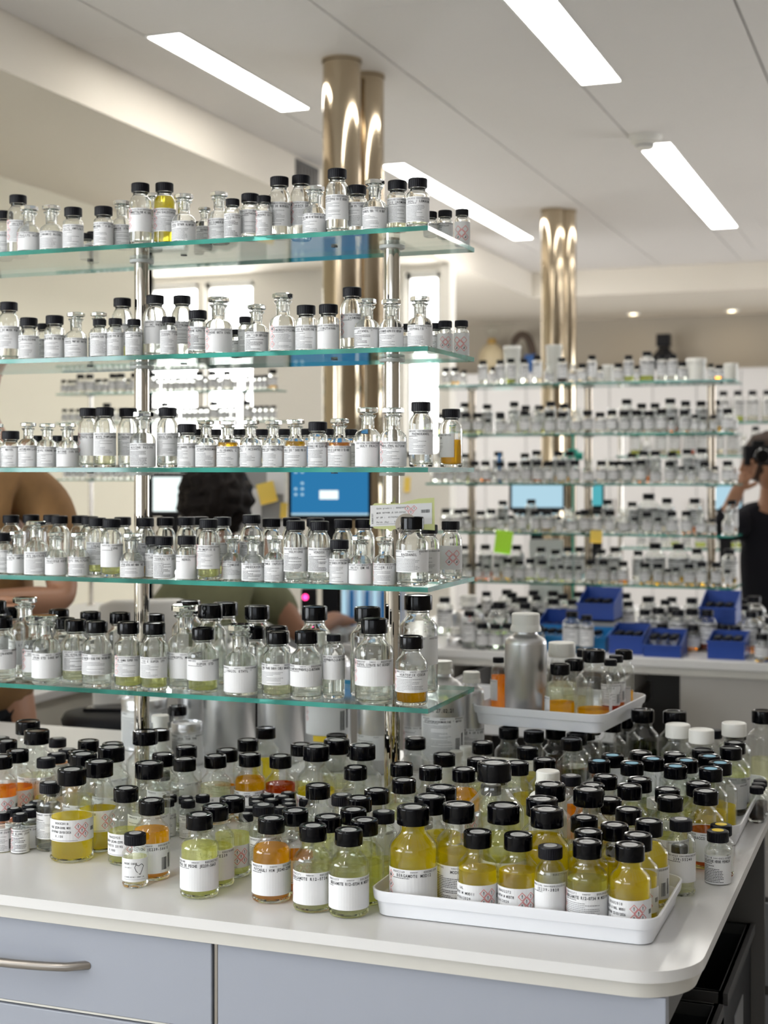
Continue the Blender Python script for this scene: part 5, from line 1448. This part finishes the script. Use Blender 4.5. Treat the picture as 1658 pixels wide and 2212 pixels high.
MB().box((-.02, 0, 0), (.035, .05, z + .03)).build('housing', 'black_soft', t, None, None, .005)
MB().lathe([(.0001, .004), (.009, .003), (.011, 0)], 14).build('pink_light', 'led_pink', t, None, (-.005, -.001, z)).rotation_euler[0] = PI / 2
p = cp(540, 1330, 5.33); t = thing('keyboard', 'pale computer keyboard on the desk by the resting hand', 'keyboard', (p.x, p.y, .9302), YAW)
MB().box((-.14, -.05, 0), (.14, .05, .014)).build('keyboard_body', 'paper', t, None, None, .004)
mb = MB()
for i in range(14):
    for j in range(4): mb.box((-.133 + i * .019, -.043 + j * .022, .014), (-.117 + i * .019, -.025 + j * .022, .018))
o = mb.build('keys', 'grey_box', t); o['kind'] = 'stuff'
p = cp(1237, 985, 6.3); t = thing('clamp_stand', 'teal cross-shaped clamp on a thin stand behind the far rack', 'clamp', (p.x, p.y, CT), YAW); z = p.z - CT
MB().lathe([(.006, .01), (.006, z + .14)], 10).lathe([(.0001, 0), (.07, 0), (.07, .012), (.0001, .012)], 20).build('rod', 'teal', t, 60)
MB().tube([(-.04, -.005, z), (.04, -.005, z)], .018, 10).lathe([(.0001, z - .03), (.022, z - .03), (.026, z), (.022, z + .03), (.0001, z + .03)], 12).tube([(.012, -.005, z), (.016, -.005, z - .09)], .009, 8).build('clamp_cross', 'teal', t, 60)
t = thing('marker_pen', 'slim bright blue marker pen standing among bottles on the middle far shelf', 'pen', (xat(1078, R2Y0 + .11), R2Y0 + .11, R2T[2]), 0)
MB().lathe([(.0001, 0), (.006, 0), (.0065, .004), (.0065, .09), (.004, .115), (.0001, .125)], 14).build('pen_body', 'blue_item', t, 50)
MB().lathe([(.0068, .07), (.0072, .072), (.0072, .115), (.0001, .128)], 14).build('pen_cap', 'blue_item', t, 50)
# ------------------------------------------------ people
def skin(name, joints, edges, mat, parent, sub=2, root='pelvis'):
    names = list(joints); me = bpy.data.meshes.new(name)
    me.from_pydata([tuple(joints[k][0]) for k in names], [(names.index(a), names.index(b)) for a, b in edges], [])
    o = put(name, me, parent); me.materials.append(M[mat])
    o.matrix_parent_inverse = Matrix.Translation(-Vector(parent.location)) if parent.rotation_euler.z == 0 else (Matrix.Translation(parent.location) @ Matrix.Rotation(parent.rotation_euler.z, 4, 'Z')).inverted()
    sk = o.modifiers.new('skin', 'SKIN'); sk.use_smooth_shade = True
    for i, k in enumerate(names):
        r = joints[k][1]; me.skin_vertices[0].data[i].radius = r if isinstance(r, tuple) else (r, r)
        me.skin_vertices[0].data[i].use_root = (k == root)
    s_ = o.modifiers.new('sub', 'SUBSURF'); s_.levels = sub; s_.render_levels = sub
    return o
def blob(name, c, r, mat, parent, amp, freq, sq=(1, 1, 1), seed=1, n=4):
    bm = bmesh.new(); bmesh.ops.create_icosphere(bm, subdivisions=n, radius=1); rs = random.Random(seed)
    ph = [(Vector((rs.gauss(0, 1), rs.gauss(0, 1), rs.gauss(0, 1))).normalized() * freq, rs.uniform(0, 6)) for _ in range(14)]
    for v in bm.verts:
        d = sum(abs(math.sin(v.co.dot(f) + q)) for f, q in ph) / len(ph) - .6
        k = r * (1 + amp * d * 2.2); v.co = Vector((v.co.x * sq[0] * k, v.co.y * sq[1] * k, v.co.z * sq[2] * k)) + Vector(c)
    me = bpy.data.meshes.new(name); bm.to_mesh(me); bm.free(); me.materials.append(M[mat]); me.shade_smooth()
    o = put(name, me, parent); o.matrix_parent_inverse = (Matrix.Translation(parent.location)).inverted(); return o
def hand(pre, wrist, dirv, side, J, E, frm, curl=.5, s=1.0):
    """palm and five bent fingers added to a skin skeleton"""
    d = Vector(dirv).normalized(); u = Vector(side).normalized(); nrm = d.cross(u).normalized(); w_ = Vector(wrist)
    palm = w_ + d * .055 * s; J[pre + 'palm'] = (palm, (.028 * s, .018 * s)); E.append((frm, pre + 'palm'))
    for i, (off, ln) in enumerate(((-.028, .068), (-.010, .078), (.009, .073), (.027, .058))):
        b = palm + d * .030 * s + u * off * s; J[pre + 'k%d' % i] = (b, .0098 * s); E.append((pre + 'palm', pre + 'k%d' % i)); q = b; dd = d.copy()
        for j in range(3):
            dd = (dd + nrm * curl * .55).normalized(); q = q + dd * ln * s / 3; J[pre + 'f%d%d' % (i, j)] = (q, .0088 * s - .0008 * j); E.append((pre + 'k%d' % i if j == 0 else pre + 'f%d%d' % (i, j - 1), pre + 'f%d%d' % (i, j)))
    b = w_ + d * .03 * s - u * .026 * s; J[pre + 't0'] = (b, .012 * s); E.append((pre + 'palm', pre + 't0')); q = b; dd = (d - u * .9).normalized()
    for j in range(2):
        dd = (dd + nrm * curl * .4).normalized(); q = q + dd * .03 * s; J[pre + 't%d' % (j + 1)] = (q, .0098 * s); E.append((pre + 't%d' % j, pre + 't%d' % (j + 1)))
R_ = Vector((CS, SN, 0)); F_ = Vector((-SN, CS, 0)); U_ = Vector((0, 0, 1))
def head_mesh(name, c, r, mat, parent, fwd):
    """head with brow, nose, lips, chin and ears; fwd is the way it looks"""
    fwd = Vector(fwd).normalized(); rt = fwd.cross(U_).normalized(); bm = bmesh.new(); bmesh.ops.create_uvsphere(bm, u_segments=32, v_segments=24, radius=1)
    for v in bm.verts:
        x, y, z = v.co; k = Vector((x * .78, y * .95, z * 1.16))
        if z < 0: k.x *= 1 + .28 * z; k.y *= 1 + .10 * z
        f = max(0, y); g = lambda a, b, s, t=.18: math.exp(-((x - a) ** 2 + (z - b) ** 2) / (s * s)) if y > 0 else 0
        k.y += .22 * g(0, -.18, .13) + .10 * g(0, .02, .09) - .07 * g(.3, .10, .14) - .07 * g(-.3, .10, .14) + .05 * g(0, .28, .3) + .06 * g(0, -.50, .16) + .07 * g(0, -.86, .2)
        e = math.exp(-((y + .02) ** 2 + (z + .05) ** 2) / .03); k.x += math.copysign(.10, x) * e if abs(x) > .8 else 0
        v.co = Vector(c) + (rt * k.x + fwd * k.y + U_ * k.z) * r
    me = bpy.data.meshes.new(name); bm.to_mesh(me); bm.free(); me.materials.append(M[mat]); me.shade_smooth(); o = put(name, me, parent)
    o.matrix_parent_inverse = Matrix.Translation(parent.location).inverted(); return o
# person 1: brown T-shirt, arms folded, mostly outside the picture
T1 = 4.0; c0 = cp(-45, 1600, T1)
P1 = thing('person', 'person in a brown T-shirt with folded arms standing behind the rack by the wall', 'person', (c0.x, c0.y, 0))
def q(px, py, dt=0): return cp(px, py, T1 + dt)
zf = lambda v, z: Vector((v.x, v.y, z))
J = {'pelvis': (q(-40, 1590), (.165, .125)), 'belly': (q(-30, 1450), (.17, .14)), 'chest': (q(-42, 1190), (.175, .125)), 'collar': (q(-42, 1010), (.11, .08)), 'neck': (q(-38, 930), .058), 'skull': (q(-60, 870), .06),
     'rsh': (q(100, 1080), .062), 'rel': (q(140, 1296, -.05), .046), 'rwr': (q(-20, 1300, -.24), .034), 'lsh': (q(-190, 1080), .062), 'lel': (q(-235, 1296, -.05), .046), 'lwr': (q(-70, 1316, -.26), .034),
     'rhip': (zf(q(25, 1600), .86), .10), 'rkn': (zf(q(30, 1600), .48), .066), 'ran': (zf(q(30, 1600), .09), .045), 'rto': (zf(q(30, 1600, -.16), .035), .036), 'lhip': (zf(q(-110, 1600), .86), .10), 'lkn': (zf(q(-115, 1600), .48), .066), 'lan': (zf(q(-115, 1600), .09), .045), 'lto': (zf(q(-115, 1600, -.16), .035), .036)}
Ed = [('pelvis', 'belly'), ('belly', 'chest'), ('chest', 'collar'), ('collar', 'neck'), ('neck', 'skull'), ('collar', 'rsh'), ('rsh', 'rel'), ('rel', 'rwr'), ('collar', 'lsh'), ('lsh', 'lel'), ('lel', 'lwr'), ('pelvis', 'rhip'), ('rhip', 'rkn'), ('rkn', 'ran'), ('ran', 'rto'), ('pelvis', 'lhip'), ('lhip', 'lkn'), ('lkn', 'lan'), ('lan', 'lto')]
hand('r', J['rwr'][0], -R_, U_, J, Ed, 'rwr', .6); hand('l', J['lwr'][0], R_, U_, J, Ed, 'lwr', .6)
skin('body', J, Ed, 'skin', P1)
head_mesh('head', q(-70, 812), .105, 'skin', P1, -R_ * .5 - F_)
blob('hair', q(-74, 778, .02), .105, 'hair', P1, .06, 6, (1, 1.05, .85), 2, 3)
Jt = {'pelvis': (q(-38, 1560), (.175, .14)), 'belly': (q(-28, 1440), (.182, .155)), 'chest': (q(-42, 1190), (.190, .14)), 'collar': (q(-42, 1010), (.135, .10)), 'nk': (q(-36, 945), .078), 'rsh': (q(104, 1088), .082), 'rar': (q(128, 1205, -.03), .072), 'lsh': (q(-190, 1088), .082), 'lar': (q(-215, 1205, -.03), .072)}
skin('t_shirt', Jt, [('pelvis', 'belly'), ('belly', 'chest'), ('chest', 'collar'), ('collar', 'nk'), ('collar', 'rsh'), ('rsh', 'rar'), ('collar', 'lsh'), ('lsh', 'lar')], 'shirt_brown', P1)
Jl = {'pelvis': (q(-40, 1610), (.172, .135)), 'waist': (q(-38, 1545), (.165, .135))}
for s_, px in (('r', 28), ('l', -112)): Jl[s_ + 'h'] = (zf(q(px, 1600), .84), .115); Jl[s_ + 'k'] = (zf(q(px, 1600), .48), .085); Jl[s_ + 'a'] = (zf(q(px, 1600), .10), .07)
skin('trousers', Jl, [('pelvis', 'waist'), ('pelvis', 'rh'), ('rh', 'rk'), ('rk', 'ra'), ('pelvis', 'lh'), ('lh', 'lk'), ('lk', 'la')], 'trousers', P1)
# person 2: seated, seen from behind, dark curls, olive T-shirt
T2 = 5.0; c0 = cp(480, 1500, T2)
P2 = thing('person', 'seated person with dark curly hair and olive T-shirt seen from behind', 'person', (c0.x, c0.y, 0))
def q(px, py, dt=0): return cp(px, py, T2 + dt)
J = {'pelvis': (q(470, 1545), (.15, .12)), 'belly': (q(475, 1460), (.14, .11)), 'chest': (q(485, 1330), (.16, .11)), 'collar': (q(480, 1235), (.09, .06)), 'neck': (q(472, 1170), .055), 'skull': (q(466, 1110), .07),
     'rsh': (q(590, 1285), .055), 'rel': (q(648, 1374, .02), .042), 'rwr': (q(724, 1336, .20), .030), 'lsh': (q(372, 1285), .055), 'lel': (q(330, 1380, .02), .042), 'lwr': (q(425, 1338, .14), .030),
     'rkn': (q(545, 1545, .42), .07), 'ran': (zf(q(545, 1545, .40), .09), .042), 'rto': (zf(q(548, 1545, .45), .035), .035), 'lkn': (q(400, 1545, .42), .07), 'lan': (zf(q(400, 1545, .40), .09), .042), 'lto': (zf(q(398, 1545, .45), .035), .035)}
Ed = [('pelvis', 'belly'), ('belly', 'chest'), ('chest', 'collar'), ('collar', 'neck'), ('neck', 'skull'), ('collar', 'rsh'), ('rsh', 'rel'), ('rel', 'rwr'), ('collar', 'lsh'), ('lsh', 'lel'), ('lel', 'lwr'), ('pelvis', 'rkn'), ('rkn', 'ran'), ('ran', 'rto'), ('pelvis', 'lkn'), ('lkn', 'lan'), ('lan', 'lto')]
hand('r', J['rwr'][0], R_ * .6 + F_ * .8 - U_ * .2, R_ * .8 - F_ * .6, J, Ed, 'rwr', -.4); hand('l', J['lwr'][0], R_ * .3 + F_ - U_ * .2, R_, J, Ed, 'lwr', -.4)
skin('body', J, Ed, 'skin_dark', P2)
head_mesh('head', q(466, 1082, .02), .105, 'skin_dark', P2, F_)
blob('hair', q(465, 1074, -.02), .122, 'hair', P2, .30, 9, (1.02, 1.0, 1.05), 5, 5)
Jt = {'pelvis': (q(470, 1530), (.165, .135)), 'belly': (q(475, 1460), (.16, .13)), 'chest': (q(485, 1335), (.18, .13)), 'collar': (q(482, 1240), (.115, .085)), 'rsh': (q(588, 1292), .078), 'rar': (q(632, 1345, .07), .066), 'lsh': (q(374, 1292), .078), 'lar': (q(342, 1350, .07), .066)}
skin('t_shirt', Jt, [('pelvis', 'belly'), ('belly', 'chest'), ('chest', 'collar'), ('collar', 'rsh'), ('rsh', 'rar'), ('collar', 'lsh'), ('lsh', 'lar')], 'shirt_olive', P2)
Jl = {'pelvis': (q(470, 1552), (.16, .13)), 'rk': (q(545, 1550, .42), .085), 'ra': (zf(q(545, 1545, .40), .12), .06), 'lk': (q(400, 1550, .42), .085), 'la': (zf(q(400, 1545, .40), .12), .06)}
skin('trousers', Jl, [('pelvis', 'rk'), ('rk', 'ra'), ('pelvis', 'lk'), ('lk', 'la')], 'trousers', P2)
zs_ = q(470, 1545).z - .170
t = thing('work_stool', 'tall black work stool under the seated curly-haired person', 'stool', (q(470, 1545).x, q(470, 1545).y, 0))
MB().lathe([(.0001, zs_ - .07), (.16, zs_ - .07), (.18, zs_ - .03), (.17, zs_ - .005), (.0001, zs_)], 28).build('seat', 'black_soft', t, 60)
MB().lathe([(.025, .05), (.025, zs_ - .07)], 14).lathe([(.0001, 0), (.22, 0), (.22, .02), (.05, .06), (.0001, .06)], 28).build('pole', 'handle_metal', t, 60)
# person 3: dark clothes, photographing
T3 = 6.75; c0 = cp(1690, 1500, T3)
P3 = thing('person', 'person in black clothes holding a camera to the face beside the far rack', 'person', (c0.x, c0.y, 0))
def q(px, py, dt=0): return cp(px - 15, py, T3 + dt)
J = {'pelvis': (q(1690, 1400), (.15, .11)), 'belly': (q(1690, 1300), (.14, .10)), 'chest': (q(1688, 1190), (.16, .11)), 'collar': (q(1685, 1105), (.10, .07)), 'neck': (q(1682, 1075), .052), 'skull': (q(1678, 1035), .06),
     'rsh': (q(1618, 1130), .055), 'rel': (q(1568, 1150, -.12), .042), 'rwr': (q(1606, 1062, -.22), .032), 'lsh': (q(1755, 1130), .055), 'lel': (q(1800, 1150, -.12), .042), 'lwr': (q(1740, 1062, -.22), .032),
     'rhip': (zf(q(1655, 1400), .86), .09), 'rkn': (zf(q(1652, 1400), .48), .06), 'ran': (zf(q(1652, 1400), .09), .042), 'rto': (zf(q(1652, 1400, -.15), .035), .034), 'lhip': (zf(q(1725, 1400), .86), .09), 'lkn': (zf(q(1728, 1400), .48), .06), 'lan': (zf(q(1728, 1400), .09), .042), 'lto': (zf(q(1728, 1400, -.15), .035), .034)}
Ed = [('pelvis', 'belly'), ('belly', 'chest'), ('chest', 'collar'), ('collar', 'neck'), ('neck', 'skull'), ('collar', 'rsh'), ('rsh', 'rel'), ('rel', 'rwr'), ('collar', 'lsh'), ('lsh', 'lel'), ('lel', 'lwr'), ('pelvis', 'rhip'), ('rhip', 'rkn'), ('rkn', 'ran'), ('ran', 'rto'), ('pelvis', 'lhip'), ('lhip', 'lkn'), ('lkn', 'lan'), ('lan', 'lto')]
hand('r', J['rwr'][0], R_ * .45 + U_ * .9, -R_ * .3 + U_ * .2 + F_ * .2, J, Ed, 'rwr', .5, 1.05); hand('l', J['lwr'][0], -R_ * .45 + U_ * .9, R_, J, Ed, 'lwr', .5, 1.05)
skin('body', J, Ed, 'skin', P3)
head_mesh('head', q(1678, 1008), .105, 'skin', P3, -F_)
blob('hair', q(1676, 990, .02), .115, 'hair_brown', P3, .12, 7, (1.05, 1.0, 1.1), 8, 4)
Jt = {'pelvis': (q(1690, 1380), (.17, .13)), 'belly': (q(1690, 1300), (.165, .12)), 'chest': (q(1688, 1190), (.185, .125)), 'collar': (q(1685, 1100), (.135, .10)), 'nk': (q(1683, 1074), .075), 'rsh': (q(1622, 1130), .082), 'rar': (q(1570, 1152, -.11), .055), 'rcu': (q(1592, 1092, -.18), .046), 'lsh': (q(1751, 1130), .082), 'lar': (q(1798, 1152, -.11), .055), 'lcu': (q(1756, 1092, -.18), .046)}
skin('black_top', Jt, [('pelvis', 'belly'), ('belly', 'chest'), ('chest', 'collar'), ('collar', 'nk'), ('collar', 'rsh'), ('rsh', 'rar'), ('rar', 'rcu'), ('collar', 'lsh'), ('lsh', 'lar'), ('lar', 'lcu')], 'cloth_black', P3)
Jl = {'pelvis': (q(1690, 1400), (.175, .135)), 'waist': (q(1690, 1340), (.17, .13))}
for s_, px in (('r', 1654), ('l', 1726)): Jl[s_ + 'h'] = (zf(q(px, 1400), .84), .12); Jl[s_ + 'k'] = (zf(q(px, 1400), .48), .08); Jl[s_ + 'a'] = (zf(q(px, 1400), .10), .065)
skin('trousers', Jl, [('pelvis', 'waist'), ('pelvis', 'rh'), ('rh', 'rk'), ('rk', 'ra'), ('pelvis', 'lh'), ('lh', 'lk'), ('lk', 'la')], 'trousers', P3)
p = q(1652, 984, -.23); t = thing('camera', 'black camera held up in both hands before the face', 'camera', p, YAW)
MB().box((-.065, -.02, -.045), (.065, .03, .045)).box((-.028, -.015, .045), (.028, .025, .068)).build('camera_body', 'black_soft', t, None, None, .006)
o = MB().lathe([(.0001, .07), (.028, .07), (.034, .06), (.034, 0)], 24).build('lens', 'cap_gloss', t, 50, (0, -.015, -.002)); o.rotation_euler[0] = PI / 2
